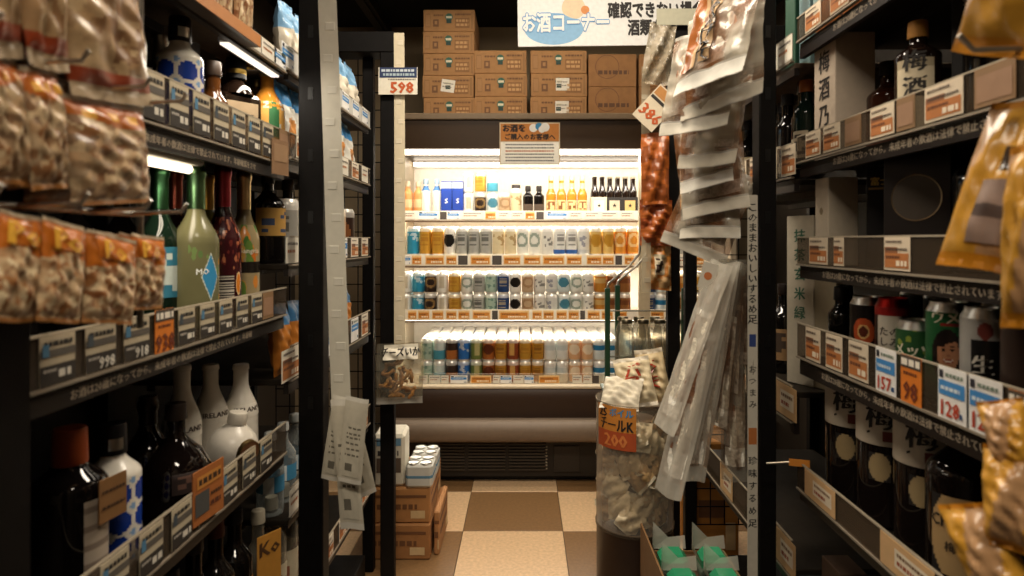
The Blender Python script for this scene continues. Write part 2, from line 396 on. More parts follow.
# right, near bay
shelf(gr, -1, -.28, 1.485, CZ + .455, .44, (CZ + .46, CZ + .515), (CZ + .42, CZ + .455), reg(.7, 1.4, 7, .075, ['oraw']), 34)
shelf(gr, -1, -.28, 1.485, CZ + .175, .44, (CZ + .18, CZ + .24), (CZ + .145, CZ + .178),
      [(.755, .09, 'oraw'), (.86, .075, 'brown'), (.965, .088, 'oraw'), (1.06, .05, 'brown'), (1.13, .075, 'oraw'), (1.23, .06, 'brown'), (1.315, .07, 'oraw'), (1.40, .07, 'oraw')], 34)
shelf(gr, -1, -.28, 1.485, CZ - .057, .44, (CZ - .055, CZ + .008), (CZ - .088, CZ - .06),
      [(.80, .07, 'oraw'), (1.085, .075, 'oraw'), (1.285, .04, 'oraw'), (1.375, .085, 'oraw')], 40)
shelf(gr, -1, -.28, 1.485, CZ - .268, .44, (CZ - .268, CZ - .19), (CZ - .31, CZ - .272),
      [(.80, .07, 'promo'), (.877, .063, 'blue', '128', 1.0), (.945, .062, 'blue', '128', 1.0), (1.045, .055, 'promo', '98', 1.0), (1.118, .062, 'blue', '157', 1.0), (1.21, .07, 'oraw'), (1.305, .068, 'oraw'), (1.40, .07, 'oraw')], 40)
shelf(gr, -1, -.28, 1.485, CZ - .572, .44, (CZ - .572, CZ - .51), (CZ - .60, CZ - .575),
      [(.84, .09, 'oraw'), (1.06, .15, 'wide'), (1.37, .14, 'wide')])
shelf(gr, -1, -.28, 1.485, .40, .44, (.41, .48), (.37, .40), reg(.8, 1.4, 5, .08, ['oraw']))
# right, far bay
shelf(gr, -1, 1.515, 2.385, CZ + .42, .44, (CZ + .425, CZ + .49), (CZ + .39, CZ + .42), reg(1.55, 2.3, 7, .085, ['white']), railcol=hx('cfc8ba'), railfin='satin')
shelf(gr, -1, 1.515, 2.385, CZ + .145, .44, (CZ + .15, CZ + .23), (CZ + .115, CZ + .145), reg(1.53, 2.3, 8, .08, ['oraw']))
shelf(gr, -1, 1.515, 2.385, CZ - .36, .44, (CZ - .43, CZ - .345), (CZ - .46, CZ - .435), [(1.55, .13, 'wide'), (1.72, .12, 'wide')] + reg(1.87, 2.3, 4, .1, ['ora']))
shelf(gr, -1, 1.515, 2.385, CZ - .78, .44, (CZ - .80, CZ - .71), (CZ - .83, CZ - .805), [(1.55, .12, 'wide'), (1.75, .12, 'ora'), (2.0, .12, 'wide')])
# ------------------------------------------------------------------ open refrigerated case
XL, XR = -.70, 1.10
fc = empty('refrigerated_case', ((XL + XR) / 2, 3.75, 0)); cx0, cy0 = fc.location.x, 3.75
tag(fc, 'wide open refrigerated case glowing at the end of the aisle', 'fridge')
def fbox(name, x0, x1, y0, y1, z0, z1, col, fin='satin', par=fc, bev=0):
    return MB().box(x0 - cx0, x1 - cx0, y0 - cy0, y1 - cy0, z0, z1, col, fin, bev=bev).build(name, par)
fbox('back_panel', XL, XR, 4.08, 4.14, .30, 1.95, hx('e9e2d6'), 'satin')
for x in (XL - .04, XR): fbox('side_panel', x, x + .04, 3.42, 4.14, .22, 1.98, hx('b3a38c'), 'satin', bev=.006)
can_ = fbox('canopy', XL - .04, XR + .04, 3.44, 4.14, 1.80, 1.955, hx('38250f'), 'satin', bev=.004)
m = MB().box(XL - .04 - cx0, XR + .04 - cx0, 3.425 - cy0, 4.14 - cy0, 1.956, 1.99, hx('7c6a54'), 'satin', bev=.004)
m.build('top_trim', fc)
fbox('light_tube', XL + .02, XR - .02, 3.445, 3.475, 1.772, 1.798, hx('fff0d8'), 'lamp7')
fbox('lamp_reflector', XL, XR, 3.49, 3.62, 1.785, 1.799, hx('6a5440'), 'satin')
fbox('light_tube', XL + .02, XR - .02, 3.95, 3.98, 1.765, 1.79, hx('fff0d8'), 'lamp7')
fbox('deck', XL, XR, 3.46, 4.08, .46, .525, hx('d8cfc0'), 'satin')
# curved front, bumper, kick plate with louvres
prof = [(3.44, .515), (3.425, .50), (3.43, .44), (3.445, .39), (3.45, .345)]
def sweep(name, prof, th, col, fin):
    m = MB(); n = len(prof)
    V = [(x - cx0, y - cy0, z) for x in (XL - .04, XR + .04) for y, z in prof]
    m.add(V, [(i, i + 1, n + i + 1, n + i) for i in range(n - 1)], col, fin, True)
    back = [(x - cx0, y + th - cy0, z) for x in (XL - .04, XR + .04) for y, z in prof]
    m.add(back, [(i + 1, i, n + i, n + i + 1) for i in range(n - 1)], col, fin)
    return m.build(name, fc)
sweep('front_panel', prof, .05, hx('3c2d24'), 'satin')
sweep('bumper', [(3.45, .352), (3.40, .350), (3.378, .335), (3.37, .30), (3.372, .255), (3.39, .238), (3.45, .235)], .01, hx('7d6d5d'), 'satin')
fbox('front_edge', XL - .04, XR + .04, 3.425, 3.465, .512, .53, hx('d9c9ae'), 'satin', bev=.004)
kp = fbox('kick_plate', XL - .04, XR + .04, 3.455, 3.48, .035, .236, hx('241f1a'), 'satin')
for x0 in (-.52, -.30, -.08):
    for z in range(9):
        MB().box(x0 - cx0, x0 + .2 - cx0, 3.443 - cy0, 3.456 - cy0, .07 + z * .017, .078 + z * .017, hx('3a332b'), 'satin').build('louvre', kp)
MB().box(.16 - cx0, .30 - cx0, 3.447 - cy0, 3.456 - cy0, .06, .2, hx('2c2620'), 'satin', bev=.002).build('service_cover', kp)
for i in range(8): MB().box(.115 - cx0, .125 - cx0, 3.447 - cy0, 3.455 - cy0, .075 + i * .017, .08 + i * .017, hx('b7a88e'), 'paper').build('indicator_mark', kp)
fbox('plinth', XL, XR, 3.5, 4.1, 0, .05, hx('15110e'), 'satin')
fbox('tank', XL, XR, 3.48, 4.12, .05, .46, hx('2a221b'), 'satin')
FS = [(1.46, 3.68, (1.424, 1.478)), (1.222, 3.62, (1.166, 1.228)), (.885, 3.58, (.862, .922))]
def fridge_tags(o, y, zb, zt, pat):
    for px0, px1, kind in pat:
        w = (px1 - px0) * y / 640 * .94; xc = hX((px0 + px1) / 2, y) - cx0
        m = MB(); h = (zt - zb) * .82
        if kind == 'k': m.add([(xc - w / 2, y - cy0 - .008, zb + .004), (xc + w / 2, y - cy0 - .008, zb + .004), (xc + w / 2, y - cy0 - .008, zt - .006), (xc - w / 2, y - cy0 - .008, zt - .006)], [(0, 1, 2, 3)], hx('4a423c'), 'paper')
        else: draw_tag(m, face(xc, y - cy0 - .009, (zb + zt) / 2), w, h, kind, None, int(px0))
        m.build('price_tag', o)
pats = ['404-416w 418-439b 440-447k 447-460b 461-484w 485-496o 498-510w 511-524w 525-535o 536-544k 546-568b 569-582w 584-600w 600-618w 620-634w 650-664o 690-702w',
        '404-411b 412-422o 425-445o 446-457o 458-468k 470-491o 492-502k 503-521o 523-541o 542-565o 566-582o 586-602o 602-614o 615-622k 624-634o 650-664o 676-690w 690-704o',
        '408-417o 418-430o 432-444o 446-457o 458-470o 472-491o 492-498k 498-530o 532-542o 543-554o 556-567o 568-579o 580-585k 587-600o 601-613o 615-627o 650-664o 690-702o']
for (zs, yf, (zb, zt)), pt in zip(FS, pats):
    o = fbox('shelf', XL + .005, XR - .005, yf, 4.075, zs - .022, zs, hx('ded5c6'), 'satin')
    a, b = XL + .01 - cx0, XR - .01 - cx0
    MB().box(a, b, yf - .007 - cy0, yf - .001 - cy0, zb, zt, hx('efe6d6'), 'satin').box(a, b, yf - .012 - cy0, yf - .006 - cy0, zb - .012, zb - .002, hx('6a5644'), 'satin').build('price_rail', o)
    MB().box(a, b, yf + .03 - cy0, yf + .055 - cy0, zs - .034, zs - .023, hx('fff0d8'), 'lamp6').build('light_tube', o)
    fridge_tags(o, yf, zb, zt, [(int(t[:3]), int(t[4:7]), {'w': 'white', 'b': 'blue', 'o': 'of', 'k': 'k'}[t[7]]) for t in pt.split()])
    area('shelf_light', (cx0, yf + .045, zs - .037), (1.7, .03), 14, FR)
o = fbox('deck_rail', XL + .01, XR - .01, 3.468, 3.476, .53, .585, hx('efe6d6'), 'clear')
fridge_tags(o, 3.468, .531, .583, [(419, 428, 'white'), (429, 441, 'white'), (441, 449, 'white'), (450, 468, 'blue'), (470, 492, 'of'), (493, 500, 'white'), (500, 512, 'blue'), (513, 524, 'white'), (524, 534, 'blue'), (538, 560, 'of'), (572, 582, 'white'), (583, 592, 'white'), (592, 599, 'k')])
fbox('divider_post', hX(639, 3.55), hX(650, 3.55), 3.55, 3.575, .53, 1.79, hx('b9a98c'), 'satin')
# ------------------------------------------------------------------ cans
def canmesh(kind, H=.122, r=.033):
    base, top, emb, ec, low = CANS[kind]; top = mixc(top, hx('f2eee6'), .5); EC = ec if emb in ('disc', 'band', 'lower', 'column') else mixc(ec, base, .3)  # shoulder mixed towards white: overexposed can tops put into the colour
    rr = random.Random(kind); pts = [(rr.uniform(-.8, .8), rr.uniform(-.9, .9), rr.uniform(.12, .3)) for _ in range(7)]
    def fn(a, z, c):
        f = z / H
        if f > .93 or f < .045: return (hx('d8d4cc'), 'can')
        if f > .80: return (top, 'can')
        if f < .2 and low: return (low, 'can')
        x = a / 1.25; y = (f - .52) / .26
        d = math.hypot(x, y)
        hit = False; ec = EC
        if emb == 'disc': hit = d < .85
        elif emb == 'ring': hit = .55 < d < .95
        elif emb == 'block': hit = abs(x) < .6 and (-.15 < y < .35 or .55 < y < .75 or -.6 < y < -.45)
        elif emb == 'column': hit = abs(x) < .3 and abs(y) < 1.1
        elif emb == 'band': hit = -.2 < y < .75
        elif emb == 'lower': hit = y < -.1
        elif emb == 'leaf': hit = any(math.hypot(x - p, y - q) < r_ for p, q, r_ in pts)
        return (ec, 'can') if hit else (base, 'can')
    m = MB(); k = r / .033
    pr = [(0, .003), (.022 * k, .003), (.024 * k, 0), (.026 * k, 0), (.0322 * k, .009)]
    z0, z1 = .009, H - .014
    pr += [(r, z0 + (z1 - z0) * i / 18) for i in range(1, 19)]
    pr += [(.0305 * k, H - .007), (.027 * k, H - .002), (.0265 * k, H), (.0255 * k, H), (.025 * k, H - .004), (0, H - .0045)]
    m.lathe(pr, 28, base, 'can', fn)
    m.box(-.007 * k, .007 * k, -.013 * k, .008 * k, H - .0044, H - .0032, ALU, 'metal')
    return m.mesh('drink_can')
C = hx
CANS = {  # base, shoulder, emblem, emblem colour, foot | words
 'gold': (C('c08f35'), C('d6b264'), 'block', C('a87022'), None), 'goldlt': (C('d0ad66'), C('e4d3a4'), 'disc', C('b6842c'), None),
 'star': (C('e6e0d4'), C('ece8e0'), 'disc', C('1c1814'), None), 'silver': (C('a9a79f'), C('cfccc4'), 'block', C('2c2b2a'), None),
 'cream': (C('dccba4'), C('ece4d0'), 'leaf', C('9c7436'), None), 'greenring': (C('e2e0d6'), C('efece6'), 'ring', C('5e7a66'), None),
 'inked': (C('dedad0'), C('eeeae2'), 'leaf', C('34302c'), None), 'bluefoot': (C('dcdad4'), C('eeeae2'), 'block', C('4a4642'), C('3a66ac')),
 'orange': (C('cf8a34'), C('e2c48c'), 'ring', C('ead0a0'), None), 'amber': (C('b97b2c'), C('d2b074'), 'band', C('c9a468'), None),
 'teal': (C('2f8fb4'), C('5aa8c0'), 'leaf', C('d4e4e8'), None), 'dark': (C('38261e'), C('4a3830'), 'disc', C('8e5a34'), None),
 'white': (C('e8e4da'), C('f0ece4'), 'column', C('c8bca4'), None), 'navy': (C('26406e'), C('3c5a8c'), 'block', C('b8a888'), None),
 'beige': (C('c4a684'), C('d6c0a0'), 'ring', C('9a744e'), None), 'flower': (C('dbd8d0'), C('ebe8e2'), 'leaf', C('6a6c80'), C('c7c9c8')),
 'sea': (C('d2dad8'), C('e8ece8'), 'disc', C('4a8296'), None), 'brown': (C('8a5a30'), C('a67c4a'), 'band', C('6e3e20'), None),
 'mint': (C('a9bfae'), C('c8d6c8'), 'leaf', C('4e7a6c'), None), 'tealw': (C('cfdcd8'), C('e4ece8'), 'lower', C('4e9cb4'), None),
 'darkora': (C('3a2a22'), C('4c3a30'), 'lower', C('b06a34'), None), 'blue': (C('2f6cb8'), C('4a88cc'), 'leaf', C('e2e2de'), None),
 'green': (C('6f7c40'), C('8a9458'), 'column', C('b9b078'), None), 'rust': (C('a5602c'), C('bb8048'), 'disc', C('5c2c18'), None),
 'goldbrown': (C('b8842f'), C('c89c4c'), 'block', C('7a4a1e'), None), 'maroon': (C('8a4426'), C('a06038'), 'column', C('d0a058'), None),
 'plainw': (C('e4e4de'), C('f0eee8'), 'band', C('cfd6d4'), None), 'peach': (C('e0b184'), C('ecd0b0'), 'disc', C('f0dcc0'), None),
 'bluecup': (C('d8e2e4'), C('e8ecec'), 'band', C('2f7aa8'), None), 'espresso': (C('2e2019'), C('56402f'), 'ring', C('9a7a4a'), None)}
WORDS = dict(gold='gold beer can', goldlt='pale gold beer can', star='white black-disc beer can', silver='silver black-lettered can', cream='cream gold-leaf can',
 greenring='white green-ringed can', inked='white ink-marked can', bluefoot='white blue-footed can', orange='orange gold can', amber='amber beer can',
 teal='teal patterned can', dark='dark brown can', white='plain cream can', navy='navy can', beige='beige can', flower='grey flowered can', sea='white sea-blue-disc can',
 brown='brown can', mint='pale mint can', tealw='white teal-footed can', darkora='dark orange-footed can', blue='bright blue can', green='olive green can', rust='rust orange can',
 goldbrown='golden brown can', maroon='maroon can', plainw='frosted white can', peach='peach can', bluecup='white blue-banded can', espresso='near-black ringed can')
MESH = {}
def can_at(kind, H, x, y, z, label, group):
    if (kind, H) not in MESH: MESH[kind, H] = canmesh(kind, H)
    o = bpy.data.objects.new('drink_can', MESH[kind, H]); COL.objects.link(o); o.location = (x, y, z); o.rotation_euler = (0, 0, rnd(-.25, .25))
    return tag(o, label, 'can', group)
def can_row(kinds, px0, pitch, yf, z, H, layers, lines_, shelfname):
    for ln in range(lines_):
        for i, k in enumerate(kinds):
            if k is None: continue
            x = hX(px0 + pitch * i, yf)
            for la in range(layers):
                w = WORDS[k]; pos = ORD[i]
                lay = '' if layers == 1 else (' upper layer' if la else ' lower layer')
                lab = f'{w}, {pos} from left, {ORD[ln]} line{lay}, {shelfname}'.replace('first line', 'front line')
                can_at(k, H, x + rnd(-.0007, .0007), yf + ln * .0675, z + la * H, lab, 'canned drinks on ' + shelfname)
r2 = ['teal', 'gold', 'gold', 'star', 'silver', 'silver', 'silver', 'cream', 'cream', 'greenring', 'greenring', 'inked', 'bluefoot', 'bluefoot', 'flower', 'goldlt', 'goldlt', 'orange', 'orange', None, 'gold', 'amber', 'silver', 'silver', 'star']
can_row(r2, 413, 12.2, 3.67, 1.2225, .165, 1, 2, 'second fridge shelf')
r3 = ['white', 'teal', 'espresso', 'white', 'gold', 'greenring', 'silver', 'mint', 'navy', 'star', 'beige', 'inked', 'flower', 'sea', 'greenring', 'inked', 'amber', 'brown', 'brown', None, 'navy', 'bluecup', 'gold', 'amber', 'goldlt']
can_row(r3, 406, 12.15, 3.635, .8855, .122, 2, 2, 'third fridge shelf')
r4 = ['mint', 'tealw', 'darkora', 'blue', 'green', 'rust', 'goldbrown', 'maroon', 'gold', 'goldbrown', 'plainw', 'plainw', 'peach', 'peach', 'bluecup', 'bluecup', None, 'bluecup', 'tealw', 'gold', 'star', 'amber']
can_row(r4, 427, 12.3, 3.53, .5255, .122, 2, 3, 'bottom fridge deck')

# the rear lines of the deck, too many to count from the aisle
m = MB()
for ln in range(3, 8):
    for i, k in enumerate(r4):
        if k is None: continue
        x = hX(427 + 12.3 * i, 3.53); c = CANS[k]
        for la in (0, 1):
            m.lathe([(.033, .008), (.033, .107), (.027, .12), (.0255, .1215), (0, .118)], 12, mixc(c[1], hx('f2eee6'), .5) if la else c[0], 'can', lambda a, z, q, c=c: (hx('d8d4cc'), 'can') if z > .113 else ((mixc(c[1], hx('f2eee6'), .5), 'can') if z > .09 else (c[0], 'can')), TM(x, 3.53 + ln * .0675, .5255 + la * .122))  # whitened shoulders carry the overexposed glare as colour
o = m.build('drink_cans'); o['kind'] = 'stuff'; tag(o, 'rear lines of cans on the bottom fridge deck behind the front three', 'cans')
# ------------------------------------------------------------------ bottles
def bprof(R_, H, zs, zn, rn, capz, foot=.004, belly=0, steps=8):
    """outline of a bottle: straight to zs, shoulder curve to neck radius rn at zn, neck to H"""
    p = [(0, foot), (R_ * .8, .001), (R_ * .93, .002), (R_, .012)]
    for i in range(1, 5): p.append((R_ * (1 + belly * math.sin(PI * i / 5)), .012 + (zs - .012) * i / 5))
    for i in range(steps + 1):
        t = i / steps; p.append((rn + (R_ - rn) * (.5 + .5 * math.cos(PI * t)), zs + (zn - zs) * t))
    p += [(rn, (zn + H) / 2), (rn, H)]
    return p
def rad(prof, z):
    for a, b in zip(prof, prof[1:]):
        if a[1] <= z <= b[1] and b[1] > a[1]: return a[0] + (b[0] - a[0]) * (z - a[1]) / (b[1] - a[1])
    return prof[-1][0]
def wrap(prof, z0, z1, half, colfn, nu=14, nv=8, fin='paper', off=.0007, aoff=0):
    m = MB()
    def f(u, v):
        z = z0 + (z1 - z0) * v; a = aoff + (2 * u - 1) * half; r = rad(prof, z) + off
        return (r * math.sin(a), -r * math.cos(a), z)
    m.grid(f, nu, nv, colfn, fin)
    return m
def bottle(name, label, cat, loc, rz, prof, col, fin='glass', cap=None, labs=(), group=None, n=28, fn=None):
    m = MB(); m.lathe(prof, n, col, fin, fn)
    m.lathe([(prof[-1][0], prof[-1][1]), (0, prof[-1][1] + .0005)], n, col, fin)
    o = m.build(name, None, loc, (0, 0, rz)); tag(o, label, cat, group)
    if cap:
        r, z0, z1, c, f = cap[:5]
        pr = [(r * 1.02, z0), (r * 1.05, z0 + .002), (r, z1 - .003), (r * .93, z1), (0, z1 + .0005)] if len(cap) < 6 else cap[5]
        MB().lathe(pr, n, c, f).build('cap' if len(cap) < 6 else 'foil', o)
    for L in labs:
        z0, z1, half, cf = L[:4]; kw = L[4] if len(L) > 4 else {}
        q = wrap(prof, z0, z1, half, cf, **{k: v for k, v in kw.items() if k not in ('txt', 'name')})
        for t in kw.get('txt', ()):                                # (string, height, z, colour)
            q.text(t[0], t[1], t[3], t[2], 'paper', t[4] if len(t) > 4 else 1, bend=rad(prof, t[2]) + .0018)
        q.build(kw.get('name', 'label'), o)
    return o
LX, RX = -.58, .64
def left(px, off): X = LX - off; return X, 640 * X / (px - 524)
def right(px, off): X = RX + off; return X, 640 * X / (px - 524)
def bars(c0, c1, n=5, m_=7, sd=0, thr=.5):                           # block pattern printed on a label
    rr = random.Random(sd); g = [[rr.random() for _ in range(m_)] for _ in range(n)]
    return lambda u, v: c1 if .12 < u < .88 and .1 < v < .9 and g[min(n - 1, int(v * n))][min(m_ - 1, int(u * m_))] > thr else c0
foil = lambda r, z0, z1, rb, c: (r, z0, z1, c, 'metal', [(rb + .001, z0), (r + .0015, z0 + (z1 - z0) * .45), (r + .0015, z1 - .03), (r + .004, z1 - .022), (r + .004, z1 - .012), (r + .0015, z1 - .008), (r + .001, z1), (0, z1 + .001)])
# dotted white liqueur bottle (two of them)
def dots_fn(a, z, c):
    s = .0405; x = a * .039 / s; y = (z - .02) / s
    i, j = math.floor(x + .5), math.floor(y)
    d = math.hypot(x - i, y - j - .5)
    if z < .145 and y > 0:
        if d < .43: return (hx('1f3f9a'), 'gloss')
        if math.hypot(x - math.floor(x) - .5, y - round(y)) < .13: return (hx('8fb0d8'), 'gloss')
    return (hx('e9e3d6'), 'gloss')
def dot_bottle(loc, rz, label):
    pr = [(0, .004), (.034, .001), (.0385, .008)] + [(.039, .012 + .133 * i / 40) for i in range(41)]
    for i in range(1, 11):
        t = i / 10; pr.append((.0165 + .0225 * (.5 + .5 * math.cos(PI * t)), .145 + .033 * t))
    pr += [(.0165, .20)]
    o = bottle('liqueur_bottle', label, 'bottle', loc, rz, pr, WHITE, 'gloss', (.0185, .178, .224, hx('17161a'), 'satin'), n=72, fn=dots_fn)
    m = MB(); m.lathe([(.0193, .186), (.0193, .204)], 30, hx('d9d5cc'), 'metal', a0=-.55, a1=.55)
    m.build('seal', o); return o
def std(name, label, px, off, ztop, zsh, col, R_=.036, side='L', rz=None, capc=None, labs=(), nr=.014, fin='glass', capl=.03, sh=.62, nk=.78, cat='bottle', group=None, foilc=None, Y=None, capfin='satin', H=None):
    X, YY = (left if side == 'L' else right)(px, off); Y = Y or YY
    H = H or ztop - zsh
    rz = rz if rz is not None else (.95 if side == 'L' else -.95)
    pr = bprof(R_, H - .004, H * sh, H * nk, nr, 0)
    if foilc: cap = foil(nr, H * nk * .98, H, rad(pr, H * nk * .98), foilc)
    elif capc: cap = (nr + .002, H - capl, H, capc, capfin)
    else: cap = None
    ll = [(a * H, b * H, h, cf) + tuple(x) for a, b, h, cf, *x in labs]
    return bottle(name, label, cat, (X, Y, zsh), rz, pr, col, fin, cap, ll, group)
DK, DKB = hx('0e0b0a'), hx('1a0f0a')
def at_top(py, Y): return hZ(py, Y)
# ---- left upper shelf
z1 = CZ + .1825
X, Y = left(180, .05); dot_bottle((X, Y, z1), .85, 'white bottle with big blue dots on the upper left shelf')
for px, off, t in ((162, .13, 28), (192, .125, 22)):
    X, Y = left(px, off)
    std('wine_bottle', 'dark bottle with silver grey capsule ' + ('left' if px < 170 else 'right') + ' of the upper blue dotted bottle', px, off, at_top(t, Y), z1, DK, .031, foilc=hx('b5b2aa'), sh=.55, nk=.68)
def lab_line(px, off, py): X, Y = (left if px < 524 else right)(px, off); return at_top(py, Y)
std('liqueur_bottle', 'small amber bottle with cream neck label beside the blue dotted bottle', 213, .06, lab_line(213, .06, 62), z1, hx('5a3416'), .030, capc=hx('3a2c22'), labs=[(.15, .5, 1.0, bars(hx('c9b089'), hx('7a5a34'), 4, 6, 3))], sh=.5, nk=.7)
X, Y = left(236, .07)
def whisky(loc, rz, label):
    m = MB(); m.box(-.048, .048, -.03, .03, 0, .145, hx('1c120c'), 'glass', bev=.009)
    m.lathe([(.038, .143), (.032, .160), (.019, .170), (.015, .178), (.015, .19)], 20, hx('1c120c'), 'glass')
    o = m.build('whisky_bottle', None, loc, (0, 0, rz)); tag(o, label, 'bottle')
    MB().lathe([(.02, .178), (.022, .18), (.022, .222), (.02, .226), (0, .227)], 24, hx('0d0c0c'), 'satin').lathe([(.0224, .19), (.0224, .2)], 24, hx('b89a50'), 'metal').build('cap', o)
    q = MB(); q.box(-.036, .036, -.0308, -.03, .03, .125, hx('b29a7a'), 'paper')
    lines(q, face(0, -.0309, .075), -.027, .027, .018, .006, hx('3a2c20'), sd=4); lines(q, face(0, -.0309, .075), -.027, .027, -.005, .004, hx('3a2c20'), sd=5); lines(q, face(0, -.0309, .075), -.02, .02, -.02, .003, hx('6a5a44'), sd=6)
    q.build('label', o); return o
whisky((X, Y, z1), .9, 'dark square whisky bottle with beige label and black cap, upper left shelf')
std('liqueur_bottle', 'gold bottle behind the dark square whisky bottle', 248, .15, lab_line(248, .15, 60), z1, hx('6a4416'), .033, capc=hx('b8934a'), capfin='metal', labs=[(.5, .62, 1.2, bars(hx('c8a45a'), hx('6a4a1c')))], sh=.6)
std('liqueur_bottle', 'round-capped gold bottle between whisky bottle and orange juice liqueur', 257, .10, lab_line(257, .10, 76), z1, hx('7a5420'), .024, capc=hx('d0b070'), capfin='metal', labs=[(.3, .6, 1.2, bars(hx('c9a660'), hx('5a4018')))])
def juice_lab(u, v): return hx('2f6a3c') if math.hypot((u - .5) * 1.8, (v - .66)) < .30 else (hx('e4c890') if v < .3 and int(u * 9) % 2 else (hx('d9a24a') if int(u * 6 + v * 5) % 3 else hx('c4bfae')))
std('liqueur_bottle', 'orange fruit liqueur bottle with round green label, upper left shelf', 267, .055, lab_line(267, .055, 66), z1, hx('c27f2c'), .041, capc=hx('a08a5c'), labs=[(.06, .62, 1.1, juice_lab)], nr=.016, sh=.55, nk=.8, rz=.8)
std('liqueur_bottle', 'short green bottle in front of the orange fruit liqueur', 251, .045, lab_line(251, .045, 98), z1, hx('1e4a2c'), .018, capc=hx('3a6a44'), labs=[(.2, .55, 1.1, bars(hx('8aa070'), hx('23402a')))])
std('soda_bottle', 'small clear bottle with white cap and pink label, upper left shelf', 290, .06, lab_line(290, .06, 90), z1 + .012, hx('cfc4b4'), .035, capc=hx('e4ddd0'), fin='satin', labs=[(.2, .62, 1.4, bars(hx('e2d4c0'), hx('c06a54'), 6, 5, 8, .6))], nr=.012, sh=.6, nk=.82)
# ---- left middle shelf: sparkling wines
z2 = CZ - .1775
def blobs(sd, n, cols, r0, r1, v0=0, v1=1):
    rr = random.Random(sd); return [(rr.random(), rr.uniform(v0, v1), rr.uniform(r0, r1), rr.choice(cols)) for _ in range(n)]
def blob_fn(bl, base, asp=1.0, under=None):
    def fn(u, v):
        if under:
            c = under(u, v)
            if c: return c
        for p, q, r_, c in bl:
            if math.hypot(u - p, (v - q) * asp) < r_: return c
        return base
    return fn
def mos_u(u, v):
    d = abs(u - .52) * 1.3 + abs(v - .45) * .9
    return hx('3b8fc0') if d < .28 else (hx('cfd6c8') if d < .31 else None)
moscato = blob_fn(blobs(1, 14, (hx('5f7a48'), hx('728a52'), hx('b9822f')), .03, .07, .05, .95), hx('6f6c4c'), 1, mos_u)
def san_u(u, v):
    if .16 < v < .40 and .25 < u < .62: return hx('cfc7b6') if int(v * 70) % 2 else hx('2a2024')
    if math.hypot((u - .78) * 1.2, v - .32) < .12: return hx('d9812c') if math.hypot((u - .78) * 1.2, v - .32) < .1 else hx('e8c890')
sangria = blob_fn(blobs(2, 60, (hx('8a4a34'), hx('b06a48'), hx('6a2a24')), .02, .045, .48, 1), hx('3a1216'), 1.3, san_u)
def wsa_u(u, v):
    if .44 < v < .56: return hx('221d18')
wsangria = blob_fn(blobs(3, 26, (hx('d2722c'), hx('4e7a38'), hx('c89a4a'), hx('6a8a40'), hx('d88a3c')), .05, .13), hx('a5936c'), 1.2, wsa_u)
X, Y = left(196, .085)
std('sparkling_wine_bottle', 'pale green sparkling wine bottle with green foil and blue diamond label', 196, .085, at_top(164, Y), z2, hx('6f6c4c'), .0425, foilc=hx('6a9068'), labs=[(.12, .55, .95, moscato, dict(nu=60, nv=60, aoff=.35, fin='gloss', txt=[('MO', .016, .115, hx('e8ece8'))]))], sh=.52, nk=.74, nr=.0155, rz=.75, fin='gloss')
X, Y = left(223, .085)
std('sparkling_wine_bottle', 'dark red sangria bottle with red foil cap', 223, .085, at_top(164, Y), z2, hx('2a0d11'), .037, foilc=hx('a5404a'), labs=[(.04, .66, 1.1, sangria, dict(nu=56, nv=80, fin='gloss'))], sh=.5, nk=.74, nr=.0145, rz=.8, fin='gloss')
X, Y = left(243, .085)
std('sparkling_wine_bottle', 'white sangria bottle with cream foil cap and fruit label', 244, .085, at_top(169, 1.5), z2, hx('8a7a58'), .034, foilc=hx('d8c094'), labs=[(.04, .62, 1.1, wsangria, dict(nu=50, nv=76, fin='gloss', txt=[('Sangria', .017, .153, hx('e6dcc4'))]))], sh=.5, nk=.74, nr=.014, rz=.8, fin='gloss')
std('sparkling_wine_bottle', 'dark bottle with green foil at the left end behind the pale wine', 160, .14, lab_line(160, .14, 164), z2, hx('14241a'), .038, foilc=hx('4a7a54'), labs=[(.2, .5, 1, bars(hx('2f7a96'), hx('c6d2cc')))], sh=.52, nk=.74)
std('sparkling_wine_bottle', 'dark bottle with maroon foil peeking between the green foils', 175, .2, lab_line(175, .2, 167), z2, hx('1a0d0c'), .038, foilc=hx('8a4a3c'), labs=[(.2, .5, 1, bars(hx('2f7a96'), hx('c6d2cc')))], sh=.52, nk=.74)
std('sparkling_wine_bottle', 'gold foil bottle behind the pale green and red sparkling wines', 207, .19, lab_line(207, .19, 171), z2, hx('4a4418'), .036, foilc=hx('a5823c'), labs=[(.2, .5, 1, bars(hx('b89a50'), hx('6a4a1c')))], sh=.52, nk=.74)
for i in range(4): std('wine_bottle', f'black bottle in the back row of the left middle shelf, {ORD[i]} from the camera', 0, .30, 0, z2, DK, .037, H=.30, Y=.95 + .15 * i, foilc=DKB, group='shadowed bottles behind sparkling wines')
z2b = CZ - .0595
std('wine_bottle', 'black bottle with amber yellow label right of the sparkling wines', 268, .075, lab_line(268, .075, 172), z2b, DK, .042, capc=DKB, labs=[(.30, .60, 1.3, bars(hx('a8803a'), hx('2c3a58'), 5, 7, 2, .72))], sh=.62, nk=.8)
std('wine_bottle', 'slim dark bottle nearest the left post on the middle shelf', 288, .08, lab_line(288, .08, 180), z2b, hx('2a1d14'), .033, capc=hx('3a2a1c'), labs=[(.2, .5, 1.2, bars(hx('6a543a'), hx('241a12')))])
